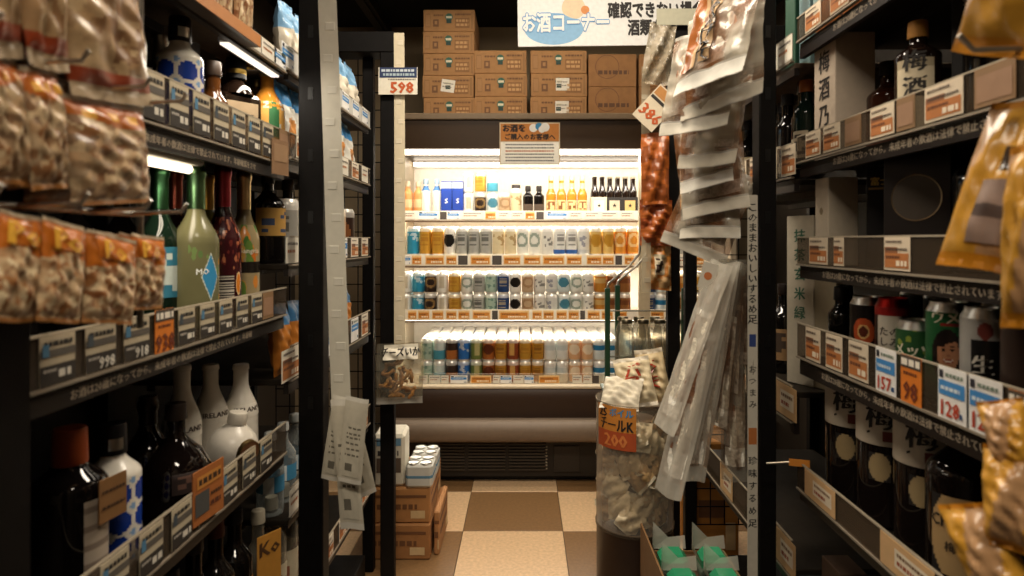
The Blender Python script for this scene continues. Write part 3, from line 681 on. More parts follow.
# ---- left lower shelf
z3 = CZ - .5095
X, Y = left(70, .06)
pr = bprof(.047, .236, .165, .2, .019, 0, steps=6)
o = bottle('whisky_bottle', 'large square-shouldered black bottle with orange neck band, lower left shelf', 'bottle', (X, Y, z3), .9, pr, hx('100c0c'), 'glass', (.021, .195, .245, hx('a14a22'), 'satin'), [(.03, .15, .45, lambda u, v: hx('b9aa98') if int(v * 14) % 3 else hx('8a7a6c'), dict(aoff=.5, nv=14))])
m = MB(); m.box(-.024, .024, -.001, .001, -.06, 0, hx('8a6238'), 'paper'); lines(m, face(0, -.0012, -.03), -.02, .02, .01, .004, hx('3a2414'), sd=1); lines(m, face(0, -.0012, -.03), -.02, .02, -.012, .004, hx('3a2414'), sd=2)
m.build('paper_tag', o, (.04, -.04, .175), (0, 0, .5))
X, Y = left(113, .06); dot_bottle((X, Y, z3), .8, 'white bottle with big blue dots on the lower left shelf')
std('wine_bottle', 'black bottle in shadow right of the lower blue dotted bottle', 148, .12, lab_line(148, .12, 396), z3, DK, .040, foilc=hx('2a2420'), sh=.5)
X, Y = left(176, .07)
bottle('decanter_bottle', 'squat black decanter bottle with wide shoulders, lower left shelf', 'bottle', (X, Y, z3), .9, [(0, .002), (.05, .001), (.062, .01), (.066, .05), (.062, .085), (.045, .115), (.024, .135), (.0165, .145), (.0155, .16), (.0155, .19)], hx('120c0a'), 'glass', (.018, .175, .205, hx('2a201a'), 'satin'), [(.055, .09, .5, bars(hx('2a1a14'), hx('6a4a3c'), 4, 6, 3, .6))], None, 32)
for k, (x, y, H) in enumerate(((-.72, 1.347, .247), (-.715, 1.460, .226), (-.665, 1.503, .218))):
    pr = bprof(.038, H - .005, H * .48, H * .82, .0165, 0)
    bottle('cream_liqueur_bottle', ORD[k] + ' of three white cream liqueur bottles with long necks, lower left shelf', 'bottle', (x, y, z3), .85, pr, hx('e4ddcf'), 'gloss', (.0175, H - .012, H, hx('ded7c8'), 'satin'),
           [(.10, .13, 1.0, lambda u, v: hx('e4ddcf'), dict(txt=[('IRELAND', .016, .118, hx('4a3a30'))], name='print'))], 'white cream liqueur bottles')
X, Y = left(228, .055)
pr = [(0, .002), (.02, .001), (.03, .004)] + [(.052 * math.sin(a), .052 - .052 * math.cos(a)) for a in [PI * (.22 + .06 * i) for i in range(11)]] + [(.0165, .106), (.0165, .118)]
o = bottle('round_bottle', 'round white bottle with brown disc label, lower left shelf', 'bottle', (X, Y, z3 + .012), .5, pr, hx('d6cfc2'), 'crinkle', (.019, .106, .13, hx('d2cabb'), 'satin'), n=32)
o.rotation_euler = (.12, .12, .9)
MB().lathe([(.0, .0), (.025, 0), (.026, -.004), (.026, -.012)], 28, hx('6a4426'), 'paper').lathe([(.025, .0006), (.0265, 0), (.028, -.01)], 28, hx('a58a5c'), 'metal').build('disc_label', o, (.012, -.049, .055), (PI / 2, 0, .25))
for k in range(5):
    Y = 1.615 + .085 * k
    pr = bprof(.033, .2, .12, .165, .0125, 0)
    bottle('water_bottle', f'clear plastic bottle with blue label, {ORD[k]} from the left post side, lower left shelf', 'bottle', (-.64, Y, .6205), .9, pr, hx('cfd4d2'), 'clear', (.0145, .185, .205, hx('c9cdcc'), 'satin'), [(.06, .10, PI, lambda u, v: hx('3f86ac') if int(u * 9) % 3 else hx('d6dcdc'), dict(nu=24))], 'clear bottles with blue labels')
# ---- left bottom shelf
for k in range(6):
    Y = .98 + .087 * k
    std('wine_bottle', f'black bottle on the bottom left shelf, {ORD[k]} from the near end', 0, .06, 0, .4205, DK, .037, H=.315 - .01 * (k % 3), Y=Y, capc=(hx('2c2622'), hx('5a2c20'), hx('1c1c20'))[k % 3], labs=[(.12, .5, 1.1, bars((hx('b07a2c'), hx('2a2420'), hx('c28a30'))[k % 3], hx('2a1c10'), 5, 4, k, .6))] if k > 2 else [], nr=.0145, group='black bottles on bottom left shelf')
o = MB(); o.box(-.03, .03, -.0015, 0, -.12, 0, hx('b9812f'), 'paper'); o.text('Ko', .045, hx('4a2c10'), face(0, -.0022, -.03)); o = o.build('hanging_card', None, (-.566, 1.42, .66), (0, 0, 1.0)); tag(o, 'orange card lettered Ko hanging low before the bottom left bottles', 'card')
for k in range(6):
    std('sake_bottle', f'clear sake bottle with white label on the low left shelf, {ORD[k]} past the bay joint', 0, .06, 0, .3605, hx('bdb4a0'), .036, H=.30, Y=1.54 + .082 * k, capc=hx('c8bea8'), fin='clear', labs=[(.1, .45, 1.2, bars(hx('c9bb9e'), hx('94563c'), 7, 5, k, .62))], nr=.014, group='clear sake bottles on the low left shelf')
# orange promotion card clipped to the lower left rail
m = MB(); m.box(-.045, .045, -.001, .001, -.01, .085, hx('a8622a'), 'paper')
M = face(0, -.0013, .04); rect(m, M, -.04, .0, -.035, .005, hx('4a4a48')); rect(m, M, -.035, .036, .012, .034, hx('c58438')); lines(m, M, -.03, .034, .018, .010, hx('3a2412'), .001, 3); lines(m, M, .004, .038, -.01, .006, hx('3a2412'), .001, 4); lines(m, M, .004, .034, -.028, .008, hx('5a2c14'), .001, 5)
o = m.build('promotion_card', None, (-.567, 1.15, z3 + .02), (.0, 0, 1.45)); tag(o, 'orange promotion card clipped on the lower left shelf rail', 'card')
m = MB(); m.box(-.035, .035, -.001, .001, -.05, .03, hx('8a6a4c'), 'paper'); rect(m, face(0, -.0013, -.01), -.028, .028, -.01, .03, hx('9c7c5c')); o = m.build('hanging_card', None, (-.562, 1.475, CZ + .20), (0, 0, 1.4)); tag(o, 'brown card hanging at the end of the upper left rail', 'card')

# tube lamp under the upper left shelf
t = empty('lamp_or_added_strip', (-.66, .98, CZ + .135)); tag(t, 'white tube lamp glowing under the upper left shelf', 'lamp')
MB().box(-.022, .022, -.30, .30, .012, .0325, hx('c9c5ba'), 'satin', bev=.004).build('housing', t)
m = MB(); m.tube([(0, -.28, .004), (0, .28, .004)], .009, hx('ffe9c8'), 'lamp3'); m.build('tube', t)
MB().tube([(0, -.30, .02), (.01, -.33, .015), (.02, -.34, -.02), (.02, -.345, -.06)], .0025, hx('c9c5ba'), 'satin').build('cable', t)
t = empty('lamp_or_added_strip', (-.597, 1.405, CZ + .39)); tag(t, 'added white glow strip with blue line under the top left shelf', 'lamp')  # glowing strip added to brighten the bottles below, no known lamp
MB().box(-.012, .012, -.135, .135, .004, .0145, hx('c9c9c6'), 'satin', bev=.002).build('housing', t)
MB().box(-.009, .009, -.13, .13, 0, .004, hx('fff0dc'), 'lamp1.5').build('added_glow', t)
MB().box(.0122, .0126, -.13, .13, .006, .010, hx('2f6a9a'), 'paper').build('blue_line', t)
# ------------------------------------------------------------------ right shelves
def carton(name, label, cat, loc, rz, w, d, h, col, fin='paper', prt=None, group=None, bev=.0015):
    m = MB(); m.box(-w / 2, w / 2, -d / 2, d / 2, 0, h, col, fin, bev=bev)
    o = m.build(name, None, loc, (0, 0, rz)); tag(o, label, cat, group)
    if prt:
        q = MB(); prt(q, w, d, h); q.build('print', o)
    return o
y1 = CZ + .1755
def ume(q, w, d, h):
    M = face(0, -d / 2 - .0006, 0)
    for i, c in enumerate('梅酒乃'): q.text(c, .052, hx('2a2420'), face(0, -d / 2 - .0008, h * (.80 - .22 * i)))
    rect(q, M, -w * .3, w * .3, h * .08, h * .16, hx('8a5a3c'))
carton('sake_carton', 'tall pinkish white carton with brushed characters, upper right shelf', 'box', (.702, 1.405, y1), -PI / 2, .098, .085, .268, hx('c9b8a4'), 'paper', ume)
for k, (px, t, c, cc) in enumerate(((783, 118, DK, hx('2a2420')), (794, 100, DK, hx('3a2a1c')), (806, 78, hx('12201a'), hx('b0642c')))):
    std('sake_bottle', 'dark slim bottle with small white label, ' + ORD[k] + ' from the post on the upper right shelf', px, .06, 0, y1 - (.03 if k < 2 else 0), c, .030, 'R', Y=(1.70, 1.60, 1.565)[k] if k < 2 else None, H=(.24, .25, .22)[k], capc=cc, labs=[(.12, .42, .7, bars(hx('b5a78e'), hx('3a3028'), 7, 3, k, .6))], group='dark slim bottles by the right post')
std('liqueur_bottle', 'reddish brown bottle in shade left of the cream labelled plum wine', 888, .12, lab_line(888, .12, 62), y1, hx('3a1c10'), .04, 'R', capc=hx('1a100c'), labs=[(.1, .5, 1.2, bars(hx('6a3418'), hx('3a1c10')))])
std('plum_wine_bottle', 'plum wine bottle with cream label under a gold hang tag', 918, .06, lab_line(918, .06, 22), y1, hx('1a100c'), .0365, 'R', capc=hx('b07a30'), capfin='paper',
    labs=[(.08, .66, .85, lambda u, v: hx('cfc0a2') if v < .86 else hx('a8997c'), dict(nu=18, txt=[('梅', .04, .135, hx('2a2420')), ('酒', .04, .09, hx('2a2420'))]))], sh=.70, nk=.82, rz=-.7)
def blackp(q, w, d, h):
    r_ = random.Random(3)
    for cx_ in (-.018, .004, .024):
        for i in range(9): q.text('古酒梅の実仕込純'[(i * 3) % 8], .017, hx('b8ab98'), face(cx_, -d / 2 - .0008, h * .9 - i * .024))
    rect(q, face(0, -d / 2 - .0005, 0), -w / 2, -w * .1, h * .86, h, hx('b87a34'))
carton('sake_carton', 'tall black carton with columns of pale characters', 'box', (.775, 1.075, y1), -.75, .085, .07, .30, hx('161312'), 'satin', blackp)
std('plum_wine_bottle', 'dark bottle at the near end of the upper right shelf', 990, .13, 0, y1, DK, .04, 'R', H=.28, capc=DKB)
# tubes and packs on the top right shelf
y0_ = CZ + .4555
for k, (yy, c, hgt) in enumerate(((1.66, hx('1f4634'), .26), (1.575, hx('7fa0a4'), .25))):
    carton('tall_carton', ('dark green' if k == 0 else 'pale blue grey') + ' tall carton beside the right post at the top', 'box', (.72, yy, y0_ - .03), -PI / 2, .06, .06, hgt, c, 'satin')
for k in range(5):
    yy = 1.44 - .125 * k
    m = MB(); pouch(m, .11, .19, .04, 12, 12, lambda u, v, f, k=k: (hx('b06a34') if v > .62 else (hx('8fa8a6') if k == 0 else hx('b5a48a'))) if not (.25 < u < .7 and .25 < v < .5) else hx('5a4030'), k + 3)
    o = m.build('snack_bag', None, (.685, yy, y0_ + .193), (.0, 0, -PI / 2)); tag(o, f'orange and grey snack bag on the top right shelf, {ORD[k]} from the post', 'bag', 'snack bags on the top right shelf')
# second shelf
y2 = CZ - .0565
def smallmark(q, w, d, h): q.lathe([(0, .0004), (w * .13, 0)], 20, hx('7a6a50'), 'paper', M=face(0, -d / 2 - .0006, h * .62))
carton('sake_carton', 'narrow white carton with sloped top on the second right shelf', 'box', (.70, 1.435, y2), -PI / 2, .062, .066, .195, hx('b9ac98'), 'paper', smallmark)
def goldtxt(q, w, d, h):
    q.text('富士山麓', .018, hx('c09a4a'), face(0, -d / 2 - .0008, h * .86)); rect(q, face(0, -d / 2 - .0005, 0), -w * .45, w * .45, h * .78, h * .80, hx('8a6a3a'))
carton('whisky_carton', 'black carton with gold lettering on the second right shelf', 'box', (.765, 1.335, y2), -.55, .085, .085, .205, hx('120f10'), 'satin', goldtxt)
def disc(q, w, d, h): q.lathe([(0, .0004), (w * .36, 0)], 32, hx('4a423a'), 'satin', M=face(0, -d / 2 - .0006, h * .6)).lathe([(w * .36, 0), (w * .38, .0004)], 32, hx('8a7a62'), 'metal', M=face(0, -d / 2 - .0006, h * .6))
carton('whisky_carton', 'dark carton with a large grey disc on the second right shelf', 'box', (.735, 1.17, y2), -.9, .11, .09, .22, hx('1c1614'), 'satin', disc)
for k in range(3): std('wine_bottle', f'dark bottle beside the disc carton, {ORD[k]} from it, second right shelf', 0, .12, 0, y2, DK, .037, 'R', H=.26, Y=1.07 - .11 * k, capc=hx('2c2a2a'), group='dark bottles on the second right shelf')
def greentxt(q, w, d, h):
    for i in range(5): q.text('抹茶玄米緑'[i], .034, hx('3e6a54'), face(0, -d / 2 - .0008, h * .88 - i * .048))
z5 = CZ - .3595
for k in range(2):
    carton('tea_carton', ('tall white carton with green characters' if k == 0 else 'cream carton behind the white one with green characters') + ' beside the right post', 'box', (.70 + .03 * k, 1.60 + (.0 if k == 0 else -.052), z5), -1.1, .08, .03, .42 - .05 * k, hx('cfc5b0') if k == 0 else hx('b5a88c'), 'paper', greentxt if k == 0 else None)
for k in range(4): std('sake_bottle', f'dark bottle in the far right bay, {ORD[k]} from the white carton', 0, .07, 0, z5, DK, .037, 'R', H=.24, Y=1.75 + .15 * k, capc=DKB, labs=[(.15, .5, 1, bars(hx('8a6a44'), hx('3a2a1c'), 5, 4, k))], group='dark bottles in the far right bay')
for k in range(4): std('sake_bottle', f'dark bottle on the far right upper shelf, {ORD[k]} beyond the post', 0, .09, 0, CZ + .1455, DK, .034, 'R', H=.24, Y=1.80 + .14 * k, capc=DKB, labs=[(.15, .5, 1, bars(hx('a2906e'), hx('3a2a1c'), 5, 4, k))], group='dark bottles on the far right upper shelf')
# third shelf: drinks
y3 = CZ - .2675
def bigcan(label, px, off, H, r, fn, txts=(), group='drink cans on the third right shelf', rz=-.75, lid=ALU):
    X, Y = right(px, off)
    k = r / .033; m = MB()
    pr = [(0, .003), (.024 * k, 0), (.027 * k, 0), (r, .010)] + [(r, .010 + (H - .026) * i / 60) for i in range(1, 61)] + [(.0275 * k, H - .005), (.0275 * k, H), (.026 * k, H), (.0255 * k, H - .004), (0, H - .0045)]
    m.lathe(pr, 96, ALU, 'can', lambda a, z, c: (lid, 'metal') if z > H - .0165 or z < .009 else (fn(a, z / H), 'can'))
    for t, h, z, c, wd in txts: m.text(t, h, c, z * H, 'satin', wd, bend=r + .0006)
    o = m.build('drink_can', None, (X, Y, y3), (0, 0, rz)); tag(o, label, 'can', group)
    MB().box(-.007, .007, -.014, .006, H - .004, H - .002, lid, 'metal', bev=.0008).build('pull_tab', o)
    return o
def ebisu(a, f):
    d = math.hypot(a / .62, (f - .56) / .17)
    return hx('b5502a') if .55 < d < 1 else (hx('d0a468') if .4 < d <= .55 else (hx('5a2a1c') if d <= .4 else (hx('a8a59e') if f > .9 else hx('15110f'))))
bigcan('black can with an orange crest on the third right shelf', 868, .05, .155, .033, ebisu)
def redtop(a, f): return hx('8e1c18') if f > .8 else (hx('c9c0b0') if abs(a) < .75 else hx('2a1614'))
bigcan('red-topped can with a plain white label, third right shelf', 893, .048, .16, .030, redtop, [('たの', .018, .62, hx('4a443e'), 1), ('しみ', .018, .5, hx('4a443e'), 1)], lid=hx('8e1c18'))
def grapefruit(a, f): return hx('8fa040') if any(math.hypot(a - p, (f - q) * 4) < .16 for p, q in ((-.6, .3), (-.2, .75), (.3, .28), (.6, .6), (-.7, .7), (.9, .35), (.1, .9))) else (hx('2e5a34') if f > .35 else hx('6a6a3a'))
bigcan('short green and gold can between the red-topped and portrait cans', 917, .05, .128, .033, grapefruit, [('メッツ', .026, .6, hx('d8d0b8'), .9)])
def lady(a, f):
    x, y = (a - .12) / .46, (f - .52) / .17; d = math.hypot(x, y)
    if d < 1 and y < .55 + .25 * x:
        if math.hypot((abs(x) - .38) / .16, (y - .22) / .09) < 1: return hx('2a1a14')
        if abs(y - .38) < .05 and .2 < abs(x) < .6: return hx('3a241a')
        m_ = y + .42 - .35 * x * x
        if abs(x) < .42 and -.10 < m_ < .08: return hx('e0d4c4') if -.03 < m_ < .04 else hx('9a3a34')
        if math.hypot(x / .12, (y + .08) / .07) < 1: return hx('94604a')
        return hx('b5805f')
    if math.hypot((a - .08) / .68, (f - .50) / .25) < 1: return hx('1c1512')
    return hx('8e2a26') if abs(f - .79) < .012 and a > -.2 else hx('235c34')
bigcan('green can printed with a smiling woman, third right shelf', 949, .05, .168, .033, lady, [('ウメ', .022, .855, hx('d8d0b8'), 1)])
def silv(a, f): return hx('1b1b1c') if abs(a - .1) < .55 and .2 < f < .72 else (hx('7a3a34') if math.hypot(a - .1, (f - .80) * 4) < .3 else hx('a9a7a2'))
bigcan('silver can with a black panel at the near end, third right shelf', 986, .05, .168, .033, silv, [('生', .03, .5, hx('c9c4b8'), 1)])
bigcan('dark grey can half hidden by the near yellow bags, third right shelf', 1030, .05, .168, .033, lambda a, f: hx('3a2c26'))
for k in range(2):
    std('small_bottle', ('near' if k else 'far') + ' one of two small black bottles with glinting shoulders, third right shelf', 0, (.09, .06)[k], 0, y3, hx('0c0a08'), .028, 'R', H=.165, Y=(1.455, 1.41)[k], capc=hx('16120f'), group='small black bottles on the third right shelf')
for k in range(6): bigcan(f'dark can in the back row of the third right shelf, {ORD[k]} from the near end', 960, .16, .168, .033, lambda a, f: hx('1e1a18'), group='back row cans on the third right shelf').location = (.83, .95 + .08 * k, y3)
# fourth shelf: big plum wine jars and a lettered bottle
y4 = CZ - .5715
def umejar(px, off, k):
    X, Y = right(px, off); X = .735 + .005 * k; Y = (1.43, 1.305, 1.18)[k]
    pr = [(0, .003), (.05, 0), (.056, .008)] + [(.056, .008 + .26 * i / 12) for i in range(1, 13)] + [(.053, .283), (.034, .295), (.033, .312)]
    m = ('furthest', 'middle', 'nearest')[k]
    o = bottle('plum_wine_jar', m + ' of three dark jars with broad white plum labels, fourth right shelf', 'jar', (X, Y, y4), -.75, pr, hx('16100e'), 'glass', (.036, .30, .322, hx('1c1614'), 'satin'),
        [(.165, .255, 1.5, lambda u, v: hx('b8ab98'), dict(nu=30, txt=[('梅', .055, .222, hx('1c1614')), ('一', .05, .187, hx('1c1614'))])),
         (.095, .15, .36, lambda u, v: hx('a08a62') if math.hypot(2 * u - 1, 2 * v - 1) < 1 else hx('16100e'), dict(nu=16, nv=14, name='medallion'))], 'plum wine jars')
    q = MB(); q.quad(-.011, .011, -.02, .0, 0, hx('6a2c20')); q.build('stamp', o, (.0165, -.0552, .195), (0, 0, .3))
for k, px in enumerate((830, 852, 878)): umejar(px, .08, k)
X, Y = right(962, .07)
std('plum_wine_bottle', 'large dark round-shouldered bottle with tan label on the fourth right shelf', 962, .075, 0, y4, hx('120c0a'), .052, 'R', H=.33, capc=hx('1a1412'), nr=.017, sh=.58, nk=.74, rz=-.72,
    labs=[(.12, .50, .75, lambda u, v: hx('a8895c') if math.hypot((u - .5) / .52, (v - .5) / .56) < 1 else hx('120c0a'), dict(nu=24, nv=20, txt=[('CHOYA', .027, .125, hx('1c140e'), .85), ('梅酒', .018, .085, hx('3a2a1a'))]))])
m = MB(); m.lathe([(0, 0), (.03, 0), (.031, .004), (.031, .14), (.013, .2), (.013, .24), (0, .241)], 24, hx('6f685c'), 'satin')
o = m.build('tall_bottle', None, (.80, 1.17 - .11, y4)); tag(o, 'plain grey bottle standing behind the lettered plum wine bottle', 'bottle')
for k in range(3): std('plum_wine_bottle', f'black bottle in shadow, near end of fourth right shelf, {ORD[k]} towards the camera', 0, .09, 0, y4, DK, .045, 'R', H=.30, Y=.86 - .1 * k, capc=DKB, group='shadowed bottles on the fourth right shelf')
# bottom right shelf
for k in range(6): carton('sake_carton', f'white printed carton on the bottom right shelf, {ORD[k]} from the far end', 'box', (.71, 1.42 - .11 * k, .4005), -PI / 2, .085, .06, .19, hx('8f8676') if k % 2 else hx('5a4434'), 'paper', smallmark, 'cartons on the bottom right shelf')
# price flag on a wire, round bottle behind it
m = MB(); m.box(-.022, .022, -.0008, .0008, -.008, .008, hx('c8802c'), 'paper'); m.tube([(-.022, 0, 0), (-.07, 0, -.008)], .0025, hx('b5aa98'))
o = m.build('price_flag', None, (.628, 1.46, hZ(463, 1.46)), (0, 0, -.3)); tag(o, 'orange price flag on a thin wire sticking out of the fourth right shelf', 'tag')
# ------------------------------------------------------------------ top fridge shelf: bottles, tall cans, six packs
T = 1.4605; YF = 3.735
def fx(px): return hX(px, YF)
for k in range(2): std('small_bottle', f'clear bottle of orange drink, {ORD[k]} from left on the top fridge shelf', 0, 0, 0, T, hx('c98a54'), .029, Y=YF, H=.19, rz=0, capc=hx('b5a58c'), fin='satin', labs=[(.2, .45, 1.3, lambda u, v: hx('dcae84'))], group='orange drinks on top fridge shelf').location.x = fx(408 + 10.5 * k)
for k in range(2): std('small_bottle', f'clear pale bottle with blue neck label, {ORD[k]} of two on the top fridge shelf', 0, 0, 0, T, hx('d5d2c6'), .029, Y=YF, H=.205, rz=0, capc=hx('8fa6b8'), fin='satin', labs=[(.66, .8, PI, lambda u, v: hx('3f6ea0')), (.05, .1, PI, lambda u, v: hx('5a7a80'))], group='pale bottles on top fridge shelf').location.x = fx(426 + 11 * k)
def packprint(q, w, d, h): q.text('S', h * .22, hx('d8d8da'), face(0, -d / 2 - .0008, h * .4)); rect(q, face(0, -d / 2 - .0006, 0), -w / 2, w / 2, h * .78, h * .97, hx('9aa4b4'))
for k in range(2): carton('can_pack', f'blue drink pack, {ORD[k]} of two on the top fridge shelf', 'box', (fx(447 + 11.2 * k), YF, T), 0, .062, .062, .19, hx('233f94'), 'satin', packprint, 'blue packs on top fridge shelf')
def tc(kind, px, H=.168, z=T, lab=''): return can_at(kind, H, fx(px), YF, z, lab, 'tall cans on the top fridge shelf')
tc('white', 468.5, .122, T, 'white can at the bottom of a stack beside the blue packs, top fridge shelf'); tc('white', 468.5, .122, T + .122, 'white can on top of its stack beside the blue packs, top fridge shelf')
tc('espresso', 480.5, .122, T, 'dark can under a gold can on the top fridge shelf'); tc('gold', 480.5, .122, T + .122, 'gold can stacked above a dark can on the top fridge shelf')
tc('sea', 492.5, .122, T, 'sea-blue and white lower can of the stack left of the gap, top fridge shelf'); tc('tealw', 492.5, .122, T + .122, 'teal and white upper can of the stack left of the gap, top fridge shelf')
tc('beige', 504.5, .122, T, 'single beige can with empty space above it, top fridge shelf')
tc('cream', 516, .15, T, 'cream bottle-can with dark screw cap on the top fridge shelf')
MB().lathe([(.026, .145), (.026, .168), (.024, .171), (0, .171)], 20, hx('2a201a'), 'satin').build('cap', bpy.context.scene.objects[-1] if False else [o for o in COL.objects if o.get('label', '').startswith('cream bottle-can')][0])
for k in range(2): std('beer_bottle', f'black beer bottle, {ORD[k]} of two right of the cream bottle-can', 0, 0, 0, T, DK, .030, Y=YF, H=.165, rz=0, capc=hx('2a2420'), labs=[(.12, .35, 1.2, lambda u, v: hx('4a3a2c'))], group='black beer bottles on the top fridge shelf').location.x = fx(528 + 11 * k)
for k in range(4): std('beer_bottle', f'amber bottle with gold label, {ORD[k]} of four on the top fridge shelf', 0, 0, 0, T, hx('c07a24'), .0285, Y=YF, H=.225, rz=0, capc=hx('d6c8a0'), fin='gloss', labs=[(.08, .36, 1.2, bars(hx('d8bd84'), hx('7a4a1e'), 4, 5, k)), (.66, .8, PI, lambda u, v: hx('e0c890'))], sh=.48, nk=.7, group='amber bottles on the top fridge shelf').location.x = fx(551 + 10.4 * k)
def bpack(label, px, cap, carrier, mark):
    t = empty('bottle_pack', (fx(px), YF + .03, T)); tag(t, label, 'pack', 'bottle packs on the top fridge shelf')
    m = MB(); m.box(-.046, .046, -.032, .032, 0, .10, carrier, 'paper', bev=.002); rect(m, face(0, -.0326, .05), -.03, .03, -.03, .03, mark)
    m.text('★', .03, hx('1c1814'), face(0, -.0332, .05)); m.build('carrier', t)
    for i in range(4):
        pr = bprof(.021, .215, .12, .17, .011, 0, steps=5)
        q = MB(); q.lathe(pr, 14, hx('1c120c'), 'glass').lathe([(.0125, .205), (.013, .216), (0, .217)], 12, cap, 'metal')
        q.build('bottle', t, (-.0225 + .045 * (i % 2), -.0 + (.0 if i < 2 else .0) + (-.0095 if i < 2 else .0305) - .0005, .004))
bpack('bottle pack in a cream carrier with a star, top fridge shelf', 599, hx('3a342e'), hx('d8c8a4'), hx('eadfc4'))
bpack('bottle pack in a black carrier, left of two, top fridge shelf', 614.5, hx('cfc4ae'), hx('1c1814'), hx('b8ac94'))
bpack('bottle pack in a black carrier, right of two, top fridge shelf', 630, hx('d8cdb6'), hx('1f1915'), hx('c5a56a'))
for k in range(4): std('beer_bottle', f'pale gold bottle beyond the divider post, {ORD[k]} from it, top fridge shelf', 0, 0, 0, T, hx('c99a50'), .029, Y=YF, H=.2, rz=0, capc=hx('e0cfa8'), fin='gloss', labs=[(.1, .4, 1.3, lambda u, v: hx('d8a860'))], group='pale gold bottles beyond the post').location.x = fx(658 + 13 * k)
# ------------------------------------------------------------------ cartons on top of the case
def beerbox(label, x, y, z, w, h, d, plain=0, note=False, tilt=0, sd=0):
    m = MB(); m.box(-w / 2, w / 2, -d / 2, d / 2, 0, h, hx('9a7044') if not plain else hx('8c6238'), 'card', bev=.003)
    o = m.build('beer_carton', None, (x, y, z), (0, 0, tilt)); tag(o, label, 'carton', 'beer cartons on the refrigerated case')
    q = MB(); M = face(0, -d / 2 - .0008, h / 2)
    if not plain:
        dk = hx('6a4626')
        rect(q, M, -w * .46, -w * .36, -h * .32, h * .32, hx('8a6238')); rect(q, M, -w * .45, -w * .37, -h * .26, h * .26, hx('9a7044'), .001)
        rect(q, M, -w * .31, -w * .20, -h * .28, h * .05, dk); rect(q, M, -w * .28, -w * .23, -h * .18, -h * .02, hx('9a7044'), .001)
        lines(q, M, -w * .30, -w * .1, h * .2, h * .08, dk, .0008, sd)
        q.lathe([(0, .0010), (.021, .0008)], 20, hx('2c5a4a'), 'paper', M=M @ TM(-.0, h * .16)); rect(q, M, -.014, .014, -h * .12, h * .05, hx('1f3a34'), .0012); rect(q, M, -.016, .016, h * .1, h * .2, hx('c9c2a8'), .0014)
        rect(q, M, w * .12, w * .40, -h * .34, h * .12, hx('80582f')); lines(q, M, w * .14, w * .38, -h * .25, h * .11, hx('b58a58'), .001, sd + 2); lines(q, M, w * .14, w * .38, -h * .06, h * .11, hx('b58a58'), .001, sd + 3)
        lines(q, M, w * .12, w * .42, h * .24, h * .08, dk, .0008, sd + 4); rect(q, M, w * .43, w * .47, -h * .4, h * .4, hx('8a6238'))
    else:
        lines(q, M, -w * .3, w * .34, -h * .12, h * .12, hx('5a3a20'), .0008, sd); q.lathe([(w * .24, .0008), (w * .25, .0008)], 24, hx('5a3a20'), 'paper', M=M @ TM(-.03, .02))
    q.build('print', o)
    if note:
        n = MB(); n.box(-.038, .038, -.0008, 0, -.035, .035, hx('d9d2c4'), 'paper'); lines(n, face(0, -.001, 0), -.03, .03, .01, .006, hx('7a7468'), sd=sd); lines(n, face(0, -.001, 0), -.03, .02, -.01, .006, hx('7a7468'), sd=sd + 1)
        n.build('paper_note', o, (note - .02 if note is not True else .02, -d / 2 - .001, h / 2 + .004), (0, note is not True and .14 or 0, 0))
    return o
YB, ZB = 3.62, 1.991; DB = .40
def wpx(a, b): return (b - a) * YB / 640
for k in range(5): beerbox(f'printed beer carton, {ORD[k]} from the bottom of the leftmost stack', hX(448.5, YB) + (.004, -.003, .002, 0, .003)[k], YB + DB / 2, ZB + .1245 * k, wpx(422, 474) - .004, .124, DB, 0, .02 if k == 1 else False, 0, k)
for k in range(3): beerbox(f'printed beer carton, {ORD[k]} from the bottom of the second stack', hX(500.7, YB) + (0, .002, -.002)[k], YB + DB / 2, ZB + .1305 * k, wpx(475, 528) - .004, .130, DB, 0, False, 0, k + 9)
for k in range(3): beerbox(f'printed beer carton, {ORD[k]} from the bottom of the third stack', hX(558.5, YB) + (0, .003, 0)[k], YB + DB / 2, ZB + .1305 * k, wpx(530, 587) - .004, .130, DB, 0, True if k < 2 else False, 0, k + 19)
for s in range(3):
    for k in range(2): beerbox(f'plain brown carton, {("bottom", "top")[k]} of the {("fourth", "fifth", "sixth")[s]} stack over the case', hX(612.5 + 50.5 * s, YB), YB + DB / 2, ZB + .1855 * k, wpx(588, 636), .185, DB, 1, False, 0, k + 29 + s)
# ------------------------------------------------------------------ signs
YS = 3.40; 
m = MB(); w0, w1 = hX(499.5, YS), hX(560, YS); za, zb = hZ(165, YS), hZ(122.5, YS); xc = (w0 + w1) / 2; W = w1 - w0; Hh = zb - za
m.box(-W / 2, W / 2, -.001, .001, -Hh, 0, hx('c9b597'), 'paper'); M = face(0, -.0012, -Hh)
rect(m, M, -W / 2 + .006, W / 2 - .006, Hh * .56, Hh * .97, hx('c07a34')); rect(m, M, -W / 2 + .006, W / 2 - .006, Hh * .03, Hh * .54, hx('efeadd'))
ink = hx('2c1a0e')
m.text('お酒を', .042, ink, M @ TM(-W * .26, Hh * .86, .001), bold=.05, ring=True); m.text('ご購入のお客様へ', .034, ink, M @ TM(0, Hh * .66, .001), bold=.04, ring=True)
for i, (dx, dy, r_) in enumerate(((.0, .0, .022), (.03, .008, .02), (.062, .004, .024), (.045, -.008, .018))): m.lathe([(0, .0012 + i * .0002), (r_, .001 + i * .0002)], 16, hx('e8e4dc') if i != 1 else hx('3a86b4'), 'paper', M=M @ TM(W * .06 + dx, Hh * .87 + dy))
for i in range(6): lines(m, M, -W * .40, W * .40, Hh * (.46 - .075 * i), Hh * .035, hx('6a6a6a') if i != 2 else hx('b5653a'), .0012, i)
o = m.build('notice_sign', None, (xc, YS, zb)); tag(o, 'orange and white notice for alcohol buyers on the case canopy', 'sign')
